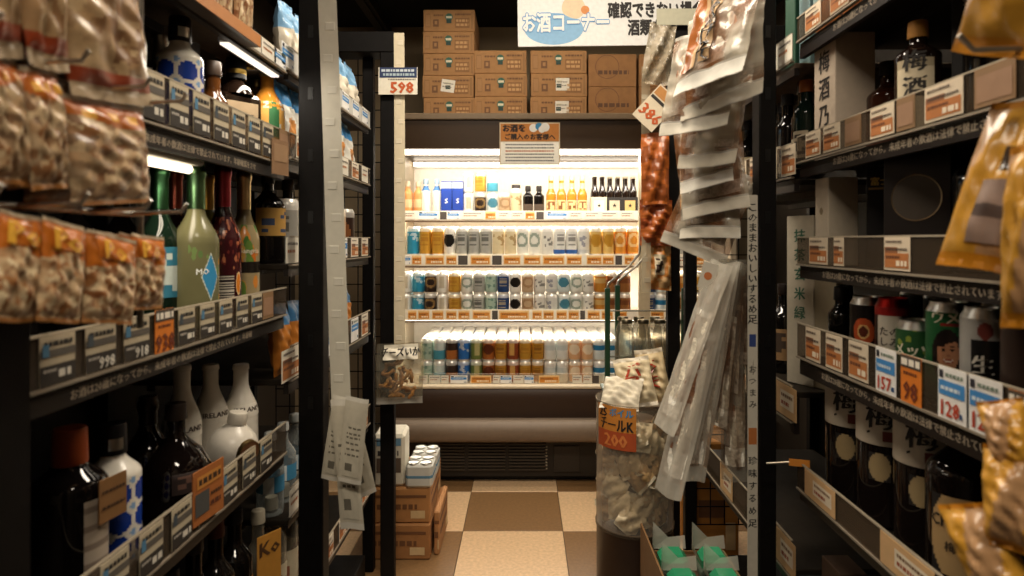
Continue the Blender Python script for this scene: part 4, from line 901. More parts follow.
# hanging corner sign
YS = 2.75; W = .80; H_ = .36
m = MB(); m.box(0, W, -.003, .003, 0, H_, hx('f4f3f0'), 'paper', bev=.001)
M = face(0, -.0034, 0)
m.lathe([(0, .0004), (.11, 0)], 40, hx('8fbce0'), 'paper', M=M @ TM(.155, .075) @ Matrix.Diagonal((1.15, .62, 1, 1)))
m.text('お酒コーナー', .088, hx('6aa2d6'), M @ TM(.207, .10, .0006), wide=.72, bold=.085, ring=True); m.text('お酒コーナー', .088, hx('f4f3f0'), M @ TM(.207, .10, .0016), wide=.72, bold=.035, ring=True)
m.lathe([(.0, .0004), (.05, 0)], 24, hx('ecd6b4'), 'paper', M=M @ TM(.24, .165)).lathe([(.0, .0008), (.018, .0006)], 24, hx('e0955a'), 'paper', M=M @ TM(.29, .155))
m.text('20歳以上の年齢であることを', .046, hx('3a3634'), M @ TM(.62, .225, .0008), wide=.62); m.text('確認できない場合は', .072, hx('2c2826'), M @ TM(.62, .150, .0008), wide=.72, bold=.04, ring=True); m.text('酒類を販売しません', .072, hx('2c2826'), M @ TM(.705, .075, .0008), wide=.72, bold=.04, ring=True)
o = m.build('hanging_sign', None, (hX(518, YS), YS, hZ(47, YS)), (0, -.012, 0)); tag(o, 'large white hanging sign with blue lettering above the beer cartons', 'sign')
q = MB()
for x in (.1, .7): q.tube([(x, 0, H_ - .01), (x, 0, 2.76 - o.location.z - .001)], .0015, hx('5a564e'))
q.build('hanging_wire', o)
# ------------------------------------------------------------------ uprights and frames
BK = hx('0f0d0c')
def upright(label, x0, x1, y0, y1, top):
    t = empty('rack_upright', ((x0 + x1) / 2, (y0 + y1) / 2, 0)); tag(t, label, 'post', 'black steel uprights')
    a, b = (x1 - x0) / 2, (y1 - y0) / 2
    MB().box(-a, a, -b, b, .006, top, BK, 'black', bev=.003).build('post', t)
    MB().box(-a - .02, a + .02, -b - .02, b + .02, 0, .006, BK, 'black').build('foot_plate', t)
    sl = MB().box(-.006, .006, -.0012, .001, 0, .03, hx('050505'), 'satin').mesh('slot')
    for z in range(12):
        o = bpy.data.objects.new('slot', sl); COL.objects.link(o); o.parent = t; o.location = (0, -b, .3 + z * .15)
    return t
upright('thick black upright on the left, just past the sparkling wines', -.547, -.487, 1.55, 1.60, 2.3)
upright('black upright on the right between hanging snack bags and shelves', .570, .612, 1.55, 1.60, 2.3)
upright('black upright at the lower left edge of the picture under snack bags', -.56, -.503, .60, .655, 1.95)
def frame(label, posts, beam):
    t = empty('steel_rack', (posts[0][0], posts[0][2], 0)); tag(t, label, 'frame')
    ox, oy = posts[0][0], posts[0][2]
    for x0, x1, y0, y1, zt in posts:
        MB().box(x0 - ox, x1 - ox, y0 - oy, y1 - oy, 0, zt, BK, 'black', bev=.003).build('post', t)
    x0, x1, y0, y1, z0, z1 = beam
    MB().box(x0 - ox, x1 - ox, y0 - oy, y1 - oy, z0, z1, BK, 'black', bev=.003).build('beam', t)
    return t, ox, oy
t, ox, oy = frame('black metal frame with cross beam at the end of the left shelving', [(-.551, -.498, 2.45, 2.49, 2.03), (-.637, -.594, 2.52, 2.56, 2.03)], (-.95, -.498, 2.45, 2.56, 2.03, 2.11))
m = MB()
for k in range(9): m.box(-1.0 + k * .055 - ox, -.996 + k * .055 - ox, 2.575 - oy, 2.579 - oy, .5, 2.1, BK, 'black')
for k in range(24): m.box(-1.0 - ox, -.556 - ox, 2.571 - oy, 2.575 - oy, .5 + k * .07, .504 + k * .07, BK, 'black')
m.build('wire_grid', t)
t, ox, oy = frame('black metal frame of twin posts at the end of the right shelving', [(.551, .598, 2.45, 2.49, 2.07), (.618, .662, 2.45, 2.49, 2.07)], (.545, 1.0, 2.45, 2.50, 2.07, 2.133))
m = MB()
for k in range(6): m.box(.67 + k * .055 - ox, .674 + k * .055 - ox, 2.495 - oy, 2.499 - oy, .2, 2.07, BK, 'black')
for k in range(26): m.box(.66 - ox, .97 - ox, 2.491 - oy, 2.495 - oy, .2 + k * .07, .204 + k * .07, BK, 'black')
m.build('wire_grid', t)
# ------------------------------------------------------------------ clip strips
def strip(label, x, y, ztop, zbot, w, dx, col, fin):
    m = MB()
    H = ztop - zbot; n = 60
    m.grid(lambda u, v: ((u - .5) * w * (1 + .06 * v) + dx * v, .006 * math.sin(5 * v), -H * v), 4, n, (col, fin), fin)
    o = m.build('clip_strip', None, (x, y, ztop)); tag(o, label, 'strip')
    tb = MB().box(-.011, .011, -.0015, .0, -.009, .009, mixc(col, WHITE, .12), fin, bev=.0007).mesh('clip_tab')
    for i in range(int(H / .075)):
        v = (i + .5) * .075 / H
        c = bpy.data.objects.new('clip_tab', tb); COL.objects.link(c); c.parent = o; c.location = (dx * v + .004 * (-1) ** i, .006 * math.sin(5 * v), -H * v)
    return o
PS = hx('c4bfb0')
strip('long white plastic clip strip hanging beside the thick left upright', hX(322, 1.5), 1.5, 2.15, hZ(405, 1.5), .043, .047, PS, 'satin')
strip('narrow pale strip hanging right of the left frame post', hX(399, 2.44), 2.44, 2.10, hZ(352, 2.44), .040, .004, hx('cfc2a6'), 'satin')
o = strip('translucent narrow strip hanging before the case right of its divider', hX(646, 2.36), 2.36, 1.95, hZ(292, 2.36), .032, 0, hx('bdb196'), 'frost')
MB().tube([(0, 0, -.004), (.05, .06, .004), (.102, .105, .0)], .002, ALU).build('hook', o)
# ------------------------------------------------------------------ bags
def bag(name, label, PL, PR, h, lean, d, colfn, sd, group=None, nx=22, ny=26, fin='crinkle', seal=.07, amp=.12, bend=0, cat='bag', front=None):
    PL, PR = Vector(PL), Vector(PR); X = (PR - PL); wd = X.length; X.normalize()
    U = Vector((lean[0], lean[1], 1)); U = (U - X * U.dot(X)).normalized(); Yv = U.cross(X)
    O = (PL + PR) / 2 + U * h
    M = Matrix((X, Yv, U)).transposed().to_4x4()
    m = MB(); f = pouch(m, wd, h, d, nx, ny, colfn, sd, seal, None, amp, bend, True, fin)
    o = m.build(name); o.matrix_world = Matrix.Translation(O) @ M; tag(o, label, cat, group)
    o['w'] = wd
    return o, f, wd
def P(px, py, Y): return (hX(px, Y), Y, hZ(py, Y))
def PX(px, py, X): Y = 640 * X / (px - 524); return (X, Y, hZ(py, Y))
def stick(o, f, name, u0, u1, v0, v1, colfn, off=.0015, nu=10, nv=10, fin='gloss', txt=()):
    """a printed patch that follows the front of a bag"""
    q = MB(); g = lambda u, v: (lambda p: (p[0], p[1] - off, p[2]))(f(u0 + (u1 - u0) * u, v1 + (v0 - v1) * v))
    q.grid(g, nu, nv, colfn, fin)
    for t, hgt, u, v, c, wide in txt:
        V, F = text_geo(t); n_ = len(V); V = [(x + d, y, i) for i, d in enumerate((-.035, .035)) for x, y, z in V]; F = list(F) + [tuple(n_ + k for k in g_) for g_ in F]
        W = abs(f(1, .5)[0] - f(0, .5)[0]); H = abs(f(.5, 1)[2] - f(.5, 0)[2])
        VV = []
        for x, y, z in V:
            uu = u + x * hgt * wide / W; vv = v - (y - .35) * hgt / H
            p = f(uu, vv); VV.append((p[0], p[1] - off - .0032 - z * 5e-5, p[2]))
        q.add(VV, F, c, 'gloss')
    q.build(name, o)
def nuts_fn(sd, top=.36, tc=hx('b5651f'), contents=(hx('c9ab84'), hx('9a6a40'), hx('7a4a2a'), hx('d6c29c'))):
    rr = random.Random(sd); pts = [(rr.random(), rr.random() * (1 - top) + top, mixc(rr.choice(contents), rr.choice(contents), .3)) for _ in range(170)]
    def fn(u, v, front):
        if v < .05 or v > .95: return hx('a06a34') if v > .95 else hx('b9a88c')
        if v < top + .05 * math.sin(5 * u + sd): 
            if .55 < v / top < .9 and .15 < u < .85 and int(u * 7) % 2: return hx('d9a040')
            return tc
        b = min(pts, key=lambda p: (p[0] - u) ** 2 + ((p[1] - v) * 1.3) ** 2)
        return b[2]
    return fn
# left near hook rack: bars on the near upright and three tiers of bags
t = empty('hook_rack', (-.53, .62, 1.2)); tag(t, 'chrome hook rack on the near left upright holding nut bags', 'rack')
def rackbar(z, y0, y1, x=-.478): MB().tube([(x + .53, y0 - .62, z - 1.2), (x + .53, y1 - .62, z - 1.2)], .0035, hx('b5b0a6')).build('bar', t)
ZT = (1.735, 1.476, 1.342)
for z in ZT: 
    rackbar(z, .44, .80)
    for k, y in enumerate((.50, .60, .70, .775)):
        MB().tube([(.0, y - .62, z - 1.2), (.052, y - .62, z - 1.2), (.115, y - .62, z - 1.2 + .002), (.122, y - .62, z - 1.2 + .012)], .0022, hx('bdb8ae')).build('hook', t)
MB().tube([(.05, -.18, .0), (.05, -.18, .58)], .004, hx('8a857c')).build('rod', t); MB().tube([(.05, .18, .0), (.05, .18, .58)], .004, hx('8a857c')).build('rod', t)
TIER = 'lowest'
for k, (a, b, yb, h, dp, top) in enumerate(((82, 132, 324, .098, 0, .36), (36, 79, 322, .098, .006, .36), (-8, 33, 321, .098, 0, .36), (128, 162, 309, .092, -.012, .36), (14, 52, 320, .096, -.02, .36))):
    o, f, wd = bag('nut_bag', ('small orange-topped nut bag at the front of the lowest left tier', 'orange-topped nut bag second from the right in the lowest left tier', 'orange-topped nut bag cut by the left frame edge, lowest tier', 'orange-topped nut bag furthest along the lowest left tier', 'orange-topped nut bag tucked behind two others in the lowest left tier')[k],
                   PX(a, yb, -.455 + dp), PX(b, yb, -.455 + dp), h, (-.03, 0), .018, nuts_fn(k + 1), k + 1, 'nut bags on the near left hooks', 40, 50)
    for q in range(2):                                             # more of the same behind on the hook
        c = clone(o, o.location + Vector((-.016 * (q + 1), .0015, .001))); c['label'] = ('second' if q == 0 else 'third') + ' nut bag on hook ' + ORD[k] + ', ' + TIER + ' left tier, behind its front bag'
    stick(o, f, 'print', .12, .88, .06, .30, lambda u, v: hx('b5651f'), txt=[('Po', .03, .38, .2, hx('d8a23c'), 1.1)])
TIER = 'middle'
for k, (a, b, yb, h, dp) in enumerate(((70, 150, 204, .112, 0), (32, 68, 190, .112, .004), (-10, 30, 186, .112, 0))):
    o, f, wd = bag('nut_bag', ('large mixed nut bag with orange crown, nearest the aisle end of the middle left tier', 'mixed nut bag second from the aisle end of the middle left tier', 'mixed nut bag cut by the left frame edge, middle tier')[k],
                   PX(a, yb, -.452 + dp), PX(b, yb, -.452 + dp), h, (-.05, 0), .026, nuts_fn(k + 11, .22, hx('a85c22'), (hx('b99a74'), hx('8a5f3c'), hx('7a6048'), hx('c5ae8a'))), k + 11, 'nut bags on the near left hooks', 44, 50)
    for q in range(2):
        c = clone(o, o.location + Vector((-.024 * (q + 1), .002, .001))); c['label'] = ('second' if q == 0 else 'third') + ' nut bag on hook ' + ORD[k] + ', ' + TIER + ' left tier, behind its front bag'
for k, (a, b, yb, h, dp) in enumerate(((72, 152, 99, .2, 0), (28, 70, 66, .2, .004), (-30, 24, 54, .2, 0))):
    o, f, wd = bag('nut_bag', ('brown peanut bag with red foot band nearest the aisle end of the top left tier', 'brown peanut bag second from the aisle end of the top left tier', 'brown peanut bag cut by the left frame edge, top tier')[k],
                   PX(a, 98 if k == 0 else (63 if k == 1 else 50), -.452 + dp), PX(b, (104, 72, 62)[k], -.452 + dp), h, (-.08, 0), .034,
                   lambda u, v, fr, g=nuts_fn(k + 21, .05, hx('8a6a48'), (hx('a5835c'), hx('7a5638'), hx('8f7050'), hx('b59a74'))): hx('8e3c20') if .86 < v < .93 else (hx('b09a7c') if v >= .93 else g(u, v, fr)), k + 21, 'nut bags on the near left hooks', 40, 54)
    for q in range(2):
        c = clone(o, o.location + Vector((-.03 * (q + 1), .002, .001))); c['label'] = ('second' if q == 0 else 'third') + ' on hook behind the ' + ORD[k] + ' brown peanut bag of the top left tier'
# snacks in the tray along the top left shelf
t = empty('snack_tray', (-.55, 1.0, CZ + .400)); tag(t, 'long tan tray clipped in front of the top left shelf, full of snack bags', 'tray')
MB().box(-.029, .002, -.32, .33, 0, .004, hx('3a2c20'), 'satin').box(0, .003, -.32, .33, .0, .024, hx('b57a48'), 'satin').build('trough', t)
for k in range(7):
    yy = .73 + .092 * k
    o, f, wd = bag('snack_bag', f'brown and white snack bag in the top left tray, {ORD[k]} from the camera', (-.563, yy - .042, CZ + .4055), (-.563, yy + .042, CZ + .4055), .19, (-.0, 0), .02, nuts_fn(k + 31, .4, (hx('a8825c'), hx('7a8a94'), hx('b5a284'))[k % 3]), k + 31, 'snack bags in the top left tray')
for k in range(6):
    yy = 1.64 + .115 * k
    o, f, wd = bag('snack_bag', f'blue and white snack bag in the far left bay, {ORD[k]} beyond the upright', (-.615, yy - .053, CZ + .2005), (-.615, yy + .053, CZ + .2005), .205, (-.05, 0), .05,
                   lambda u, v, fr: hx('3f86c0') if v < .3 else (hx('c98a4a') if math.hypot(u - .5, (v - .62) * 1.2) < .24 else hx('d5d2c8')), k + 41, 'blue and white snack bags in the far left bay')
for k in range(6):
    yy = 1.64 + .115 * k
    o, f, wd = bag('snack_bag', f'orange snack bag on the far left third shelf, {ORD[k]} beyond the upright', (-.62, yy - .05, CZ - .3445), (-.62, yy + .05, CZ - .3445), .18, (-.05, 0), .04,
                   lambda u, v, fr: hx('b5702c') if v > .3 else hx('3a6a94'), k + 51, 'orange snack bags in the far left bay')
for k in range(6):
    can_at(('silver', 'espresso', 'white', 'espresso', 'beige', 'dark')[k], .168, -.63, 1.70 + .11 * k, CZ - .0595, f'{WORDS[("silver", "espresso", "white", "espresso", "beige", "dark")[k]]} on the middle shelf of the far left bay, {ORD[k]} from the upright', 'cans in the far left bay')
for k in range(6):
    o, f, wd = bag('snack_bag', f'blue-headed snack bag on the far left top shelf, {ORD[k]} from the upright', (-.615, 1.62 + .12 * k, CZ + .4205), (-.615, 1.72 + .12 * k, CZ + .4205), .2, (-.05, 0), .05,
                   lambda u, v, fr: hx('6f9cc0') if v < .4 else hx('cfc6b4'), k + 61, 'blue-headed snack bags in the far left bay')
# white packets clipped to the long strip
def packet(label, pl, pr, h, lean, sd, col=hx('bdb6a4'), marks=True):
    o, f, wd = bag('snack_packet', label, pl, pr, h, lean, .008, lambda u, v, fr: col if .04 < v < .96 else mixc(col, WHITE, .35), sd, 'white packets on the long strip', 10, 20, 'crinkle', .04)
    if marks:
        def pat(u, v): return hx('6a655a') if (.1 < u < .9 and .35 < v < .92 and int(v * 30) % 3 == 0 and (int(u * 14) * 7 + int(v * 30) * 5 + sd) % 4) or (.15 < u < .6 and .12 < v < .24) else col
        stick(o, f, 'print', .15, .85, .3, .92, pat, .0012, 14, 28)
    return o
packet('longest white packet, in front at the foot of the long strip', P(341, 531, 1.41), P(364, 529, 1.41), .285, (-.03, .02), 1)
packet('white packet overlapping the longest one at the foot of the strip', P(338, 482, 1.385), P(361, 484, 1.385), .185, (-.0, .02), 2)
packet('crooked white packet swinging left under the long strip', P(321, 478, 1.435), P(342, 481, 1.435), .19, (.12, 0), 3)
packet('crooked white packet swinging right under the long strip', P(357, 497, 1.46), P(377, 492, 1.46), .21, (-.22, 0), 4)
# bag of cheese squid on the narrow strip
o, f, wd = bag('snack_bag', 'clear bag of brown snacks with white header by the left frame post', P(376, 404, 2.38), P(423, 404, 2.38), .225, (0, .04), .045, lambda u, v, fr: hx('c5bda8') if v < .9 else hx('d8d4c8'), 5, None, 18, 20, 'clear', .08, .2)
stick(o, f, 'foot_seal', .0, 1.0, .88, .995, lambda u, v: hx('c9c4b8'), .002, 16, 3, 'film')
stick(o, f, 'header_label', .16, .90, .02, .26, lambda u, v: hx('ddd5c2'), .004, 18, 16, 'paper', [('チーズいか', .036, .53, .14, hx('1c1612'), .82)])
m = MB(); rr = random.Random(4)
for k in range(26):
    a = rr.uniform(0, PI); x, z = rr.uniform(-.055, .055), rr.uniform(-.19, -.075)
    m.tube([(x - .022 * math.cos(a), rr.uniform(-.008, .008), z - .02 * math.sin(a)), (x, rr.uniform(-.012, .004), z), (x + .022 * math.cos(a + .6), rr.uniform(-.008, .008), z + .02 * math.sin(a + .6))], .007, rr.choice((hx('a8743a'), hx('c08c50'), hx('8a5a2c'))), 'snack', 6)
s_ = m.build('snack_pieces', o); s_['kind'] = 'stuff'
# 598 price card
m = MB(); YY = 2.43; W = 39 * YY / 640; H_ = 27 * YY / 640
m.box(-W / 2, W / 2, -.001, .001, -H_ / 2, H_ / 2, hx('d9d2c0'), 'paper'); M = face(0, -.0013, 0)
rect(m, M, -W / 2 + .004, W / 2 - .002, H_ * .12, H_ / 2, hx('1f3054')); lines(m, M, -W * .42, W * .42, H_ * .34, H_ * .09, hx('b8c0c8'), .001, 2); lines(m, M, -W * .38, W * .42, H_ * .19, H_ * .09, hx('9fb0b8'), .001, 3)
lines(m, M, -W * .25, W * .45, H_ * .03, H_ * .05, hx('6a6258'), .001, 4); m.text('598', H_ * .56, hx('b5501e'), M @ TM(W * .1, -H_ * .24, .001), wide=1.05, bold=.045)
o = m.build('price_card', None, (hX(398, YY), YY, hZ(81, YY))); tag(o, 'white and navy price card reading 598 on the left frame post', 'card')
# ------------------------------------------------------------------ cartons of drinks left of the floor
def ctn(label, x0, x1, y0, y1, z0, z1, col, rz=0):
    o = carton('drink_carton', label, 'carton', ((x0 + x1) / 2, (y0 + y1) / 2, z0), rz, x1 - x0, y1 - y0, z1 - z0, col, 'card', None, 'drink cartons beside the left frame', .006)
    w, d, h = x1 - x0, y1 - y0, z1 - z0
    q = MB()
    for rzz, ww, dd in ((0, w, d), (PI / 2, d, w)):
        M = TM(rz=rzz) @ face(0, -dd / 2 - .0008, h / 2)
        rect(q, M, -ww * .44, ww * .44, h * .22, h * .3, hx('6a4426')); lines(q, M, -ww * .4, ww * .3, -h * .1, h * .14, hx('6a4426'), .0008, int(z0 * 100)); rect(q, M, ww * .2, ww * .42, -h * .36, -h * .14, hx('c9ad80'))
    p_ = q.build('print', o); p_['kind'] = 'stuff'; return o
ctn('bottom brown carton of the stack beside the left frame', -.66, -.385, 2.62, 3.02, 0, .145, hx('9a6a3c'))
ctn('middle brown carton of the stack beside the left frame', -.655, -.39, 2.63, 3.02, .1455, .29, hx('a87644'), .02)
ctn('flat brown carton leaning out at the foot of the stack', -.375, -.352, 2.66, 2.95, 0, .18, hx('a8784a'))
for k in range(2):
    yy = 2.68 + .135 * k; t = empty('can_pack', (-.432, yy, .2915)); tag(t, f'white and blue shrink-wrapped can pack, {ORD[k]} from the near end of the stack', 'pack', 'can packs on the brown cartons')
    MB().box(-.055, .055, -.055, .065, .0, .095, hx('c5c4bc'), 'gloss', bev=.01).box(-.0555, .0555, -.0555, .0655, .03, .06, hx('5f86a0'), 'gloss', bev=.01).build('wrap', t)
    for i in range(2):
        for j in range(2): MB().lathe([(.024, .09), (.0255, .097), (.024, .10), (.023, .097), (0, .0965)], 18, ALU, 'metal').build('can_top', t, (-.026 + .052 * i, -.026 + .062 * j, 0))
o = carton('drink_carton', 'tall white carton with blue print standing behind the can packs', 'carton', (-.562, 2.72, .2905), .05, .13, .16, .215, hx('cfc8b6'), 'paper', None, None, .012)
q = MB(); M = face(0, -.0812, .12); rect(q, M, -.05, .05, -.06, .0, hx('5a4a3c')); rect(q, M, -.05, .05, .05, .08, hx('5f86a0')); lines(q, M, -.045, .04, .01, .02, hx('3a3430'), .001, 3); q.build('print', o)
# ------------------------------------------------------------------ hanging bags on the right upright
FR1 = hx('b9b2a4')
def squid_fn(sd, brown=hx('8a5a34')):
    rr = random.Random(sd); ph = rr.uniform(0, 6)
    def fn(u, v, fr):
        if v > .86 or v < .05: return hx('ded9cd')
        k = math.sin(6 * u + 4 * v + ph) + math.sin(11 * u - 7 * v + 2 * ph) * .6
        return mixc(brown, hx('c9c0ad'), min(1, max(0, .62 + .7 * k)))
    return fn
spec = [((673, 99, 1.50), (742, 70, 1.30), .30, (.34, .1)), ((681, 124, 1.50), (762, 91, 1.33), .28, (.30, .1)), ((659, 137, 1.52), (728, 124, 1.38), .26, (.30, .1)), ((677, 168, 1.53), (736, 164, 1.42), .26, (.25, .1)),
        ((680, 193, 1.54), (734, 182, 1.44), .25, (.22, .1)), ((683, 220, 1.54), (751, 208, 1.46), .26, (.2, .1)), ((680, 240, 1.55), (740, 238, 1.475), .24, (.2, .08)), ((660, 243, 1.55), (724, 266, 1.49), .24, (.2, .08))]
names = ('front dried squid bag with black brushed lettering and orange edge', 'second squid bag showing under the lettered one', 'squid bag jutting furthest left below the second', 'fourth pale squid bag from the top of the right cluster', 'fifth squid bag with folded foot in the right cluster', 'sixth squid bag leaning right in the right cluster', 'seventh squid bag with rounded foot in the right cluster', 'lowest tilted squid bag of the right cluster')
CL = []
for k, (a, b, h, ln) in enumerate(spec):
    a, b = a[:2] + (a[2] + .024 * k - .05,), b[:2] + (b[2] + .024 * k - .05,)
    o, f, wd = bag('squid_bag', names[k], P(*a), P(*b), h, ln, .022, squid_fn(k), k + 70, 'dried squid bags on the right upright', 22, 30, 'film', .10, .3)
    c = MB(); pouch(c, wd * .80, h * .74, .012, 14, 18, squid_fn(k + 40), k + 80, .04, None, .3, 0, True, 'snack'); c.build('snack', o, (0, 0, -h * .08))
    stick(o, f, 'foot_seal', .0, 1.0, .885, .995, lambda u, v: (hx('dedacf'), hx('c9c2b2'), hx('d5cfc0'), hx('bfb8a8'))[k % 4], .001, 14, 3, 'crinkle')
    if k == 0:
        stick(o, f, 'orange_edge', .06, .30, .05, .84, lambda u, v: hx('9a5a2a') if (u + .06 * math.sin(v * 20)) < .75 else hx('c9a880'), .0022, 8, 24, 'gloss')
        stick(o, f, 'lettering', .34, .50, .10, .8, lambda u, v: hx('c9a67c'), .0025, 6, 20, 'gloss', [(ch, .05, .42, .22 + .13 * i, hx('14100e'), 1.0) for i, ch in enumerate('するめげそ')])
# long translucent bags fanning out below
def fan(label, top, bot, w, rzz, sd, h0=None):
    T_, B = Vector(P(*top)), Vector(P(*bot)); U = (T_ - B); h = U.length; U.normalize()
    X = Vector((math.cos(rzz), math.sin(rzz), 0)); X = (X - U * X.dot(U)).normalized(); Yv = U.cross(X)
    m = MB(); f = pouch(m, w, h, .011, 12, 30, lambda u, v, fr: hx('c2bcae') if (v < .08 or v > .92) else mixc(hx('c9c3b5'), hx('8a6c50'), (.15 if sd < 93 else .5) + (.15 if sd < 93 else .5) * wob(u * 1.4, v * .6, sd)), sd, .05, None, .5, 0, True, 'film' if sd < 94 else 'clear')
    o = m.build('squid_packet'); o.matrix_world = Matrix.Translation(T_) @ Matrix((X, Yv, U)).transposed().to_4x4()
    tag(o, label, 'packet', 'long squid packets fanning below the cluster')
    c = MB(); pouch(c, w * .7, h * .62, .008, 8, 18, squid_fn(sd + 9, hx('6a4428')), sd, .05, None, .5, 0, True, 'snack'); c.build('snack', o, (0, 0, -h * .3))
fans = [((722, 262, 1.47), (664, 430, 1.40), .06, -.9), ((724, 262, 1.48), (668, 494, 1.43), .07, -.8), ((726, 262, 1.49), (684, 452, 1.45), .07, -.9), ((728, 264, 1.50), (692, 482, 1.46), .06, -.7), ((730, 262, 1.50), (704, 420, 1.47), .07, -.9), ((732, 262, 1.51), (716, 442, 1.48), .07, -.8), ((736, 262, 1.515), (728, 402, 1.49), .07, -.9), ((738, 258, 1.52), (739, 372, 1.50), .08, -.9), ((735, 300, 1.525), (735, 480, 1.51), .07, -.6)]
for k, a in enumerate(fans):
    dy = .014 * k - .03
    fan(f'long clear squid packet, {ORD[k]} from the left in the fan under the bag cluster', a[0][:2] + (a[0][2] + dy,), a[1][:2] + (a[1][2] + dy,), a[2], a[3], k + 90)
for k, (a, y) in enumerate(((708, 276), (707, 301))):
    m = MB(); m.box(-.017, .017, -.001, .001, -.03, .03, hx('cfc8b8'), 'paper'); m.lathe([(0, .0006), (.009, .0004)], 14, hx('c0703a'), 'paper', M=face(0, -.0012, .0))
    o = m.build('tab_card', None, P(a, y, 1.44)); o.rotation_euler = (0, .25 - .3 * k, -.3); tag(o, ('upper' if k == 0 else 'lower') + ' small white card with orange mark above the fanned packets', 'card')
# banner on the upright
m = MB(); Yb = 1.54; xa, xb = hX(747.5, Yb), hX(757.5, Yb); W = xb - xa; H_ = hZ(195, Yb) - .42
m.box(-W / 2, W / 2, -.0008, .0008, -H_, 0, hx('c5bfb0'), 'paper')
for i, ch in enumerate('このままおいしいするめ足'): m.text(ch, .024, hx('1c1a18'), face(0, -.001, -.03 - .0245 * i))
m.add([(-.008, -.0011, -.365), (.008, -.0011, -.365), (.008, -.0011, -.335), (-.008, -.0011, -.335)], [(0, 1, 2, 3)], hx('2a3f7a'), 'paper')
for i in range(4): m.text('おつまみ'[i], .02, hx('4a463e'), face(0, -.001, -.42 - .028 * i))
m.add([(-.01, -.0011, -.60), (.01, -.0011, -.60), (.01, -.0011, -.56), (-.01, -.0011, -.56)], [(0, 1, 2, 3)], hx('b06a34'), 'paper')
for i in range(6): m.text('珍味するめ足'[i], .022, hx('2a2826'), face(0, -.001, -.64 - .03 * i))
o = m.build('banner_strip', None, ((xa + xb) / 2, Yb, hZ(195, Yb))); tag(o, 'narrow white banner with vertical black lettering on the right upright', 'banner')
# ------------------------------------------------------------------ orange bags by the twin posts
YO = 2.33
for k, (a, b, yb, h, c1, c2) in enumerate(((641, 669, 205, .26, hx('b0602a'), hx('8a4a24')), (640, 672, 246, .17, hx('8e4420'), hx('b0602c')), (646, 671, 290, .19, hx('b87838'), hx('c5a070')))):
    o, f, wd = bag('rice_cracker_bag', ('topmost orange-brown cracker bag hanging by the twin posts', 'dark red cracker bag in the middle of the hanging strip', 'lowest orange cracker bag with pale label by the twin posts')[k], P(a, yb, YO + .03 * k), P(b, yb, YO + .03 * k), h, (.05, 0), .04,
        lambda u, v, fr, c1=c1, c2=c2: c1 if math.sin(9 * u + 13 * v) + math.sin(17 * v - 5 * u) > 0 else c2, 100 + k, 'cracker bags hanging by the twin posts', 14, 22, 'crinkle', .07, .3)
    if k == 2: stick(o, f, 'label', .3, .7, .3, .7, bars(hx('cfc2a6'), hx('3a2a20'), 6, 4, 2), .003, 8, 10, 'paper')
m = MB(); m.box(-.048, .048, -.001, .001, -.075, .075, hx('cdbfa6'), 'paper'); M = face(0, -.0013, 0)
rect(m, M, -.044, .044, .035, .07, hx('b07a40')); rect(m, M, -.044, .044, .018, .03, hx('2a2420')); m.text('386', .062, hx('b5501e'), M @ TM(0, -.03, .001), wide=.95, bold=.035)
o = m.build('price_card', None, P(656, 108, YO - .024)); o.rotation_euler = (0, .75, 0); tag(o, 'tilted orange price card reading 386 on the hanging cracker bags', 'card')
o, f, wd = bag('clear_bag', 'crumpled clear bag hanging above the 386 price card', P(641, 82, YO), P(668, 86, YO), .22, (.06, 0), .06, lambda u, v, fr: hx('b5a890'), 110, None, 14, 18, 'film', .07, .5)
m = MB(); m.box(-.085, .085, -.002, .002, 0, .062, hx('b5b29c'), 'paper'); o = m.build('plain_card', None, P(679, 25, 2.43)); tag(o, 'plain pale green card above the right frame beam', 'card')
# ------------------------------------------------------------------ green-posted stand with clear jars
t = empty('wire_stand', (.52, 2.90, 0)); tag(t, 'small stand with green posts and bent chrome rail before the case', 'stand')
for x, y in ((.365, 2.80), (.435, 2.98), (.70, 2.80), (.70, 2.98)): MB().box(x - .011 - .52, x + .011 - .52, y - .011 - 2.9, y + .011 - 2.9, 0, 1.10, hx('24402c'), 'satin', bev=.002).build('post', t)
MB().box(.355 - .52, .71 - .52, 2.79 - 2.9, 2.99 - 2.9, .63, .64, hx('24402c'), 'satin').build('shelf_plate', t)
for y, x in ((2.80, .365), (2.98, .435)): MB().tube([(x - .52, y - 2.9, 1.10), (x - .515, y - 2.9, 1.12), (x + .09 - .52, y - 2.9, 1.19), (x + .14 - .52, y - 2.9, 1.25), (x + .15 - .52, y - 2.9, 1.38)], .0055, hx('b5b0a4'), n=8).build('rail', t)
for z in (.80, 1.0): MB().tube([(.365 - .52, -.10, z), (.70 - .52, -.10, z)], .003, hx('6a6a60')).build('cross_wire', t)
for k in range(8):
    pr = [(0, .006), (.032, .003), (.0345, .01), (.0345, .24), (.028, .272), (.022, .29), (.022, .30), (.0235, .30), (.0235, .312), (0, .314)]
    o = bottle('clear_jar', f'tall clear glass jar, {ORD[k % 4]} from left in the {("front", "rear")[k // 4]} row on the green stand', 'jar', (.455 + .073 * (k % 4) - (.04 if k > 3 else 0) * 0, 2.835 + .105 * (k // 4), .641), 0, pr, hx('b9b29c'), 'clear', (.0245, .30, .318, hx('8a826e'), 'metal'), [], 'clear jars on the green stand', 22)
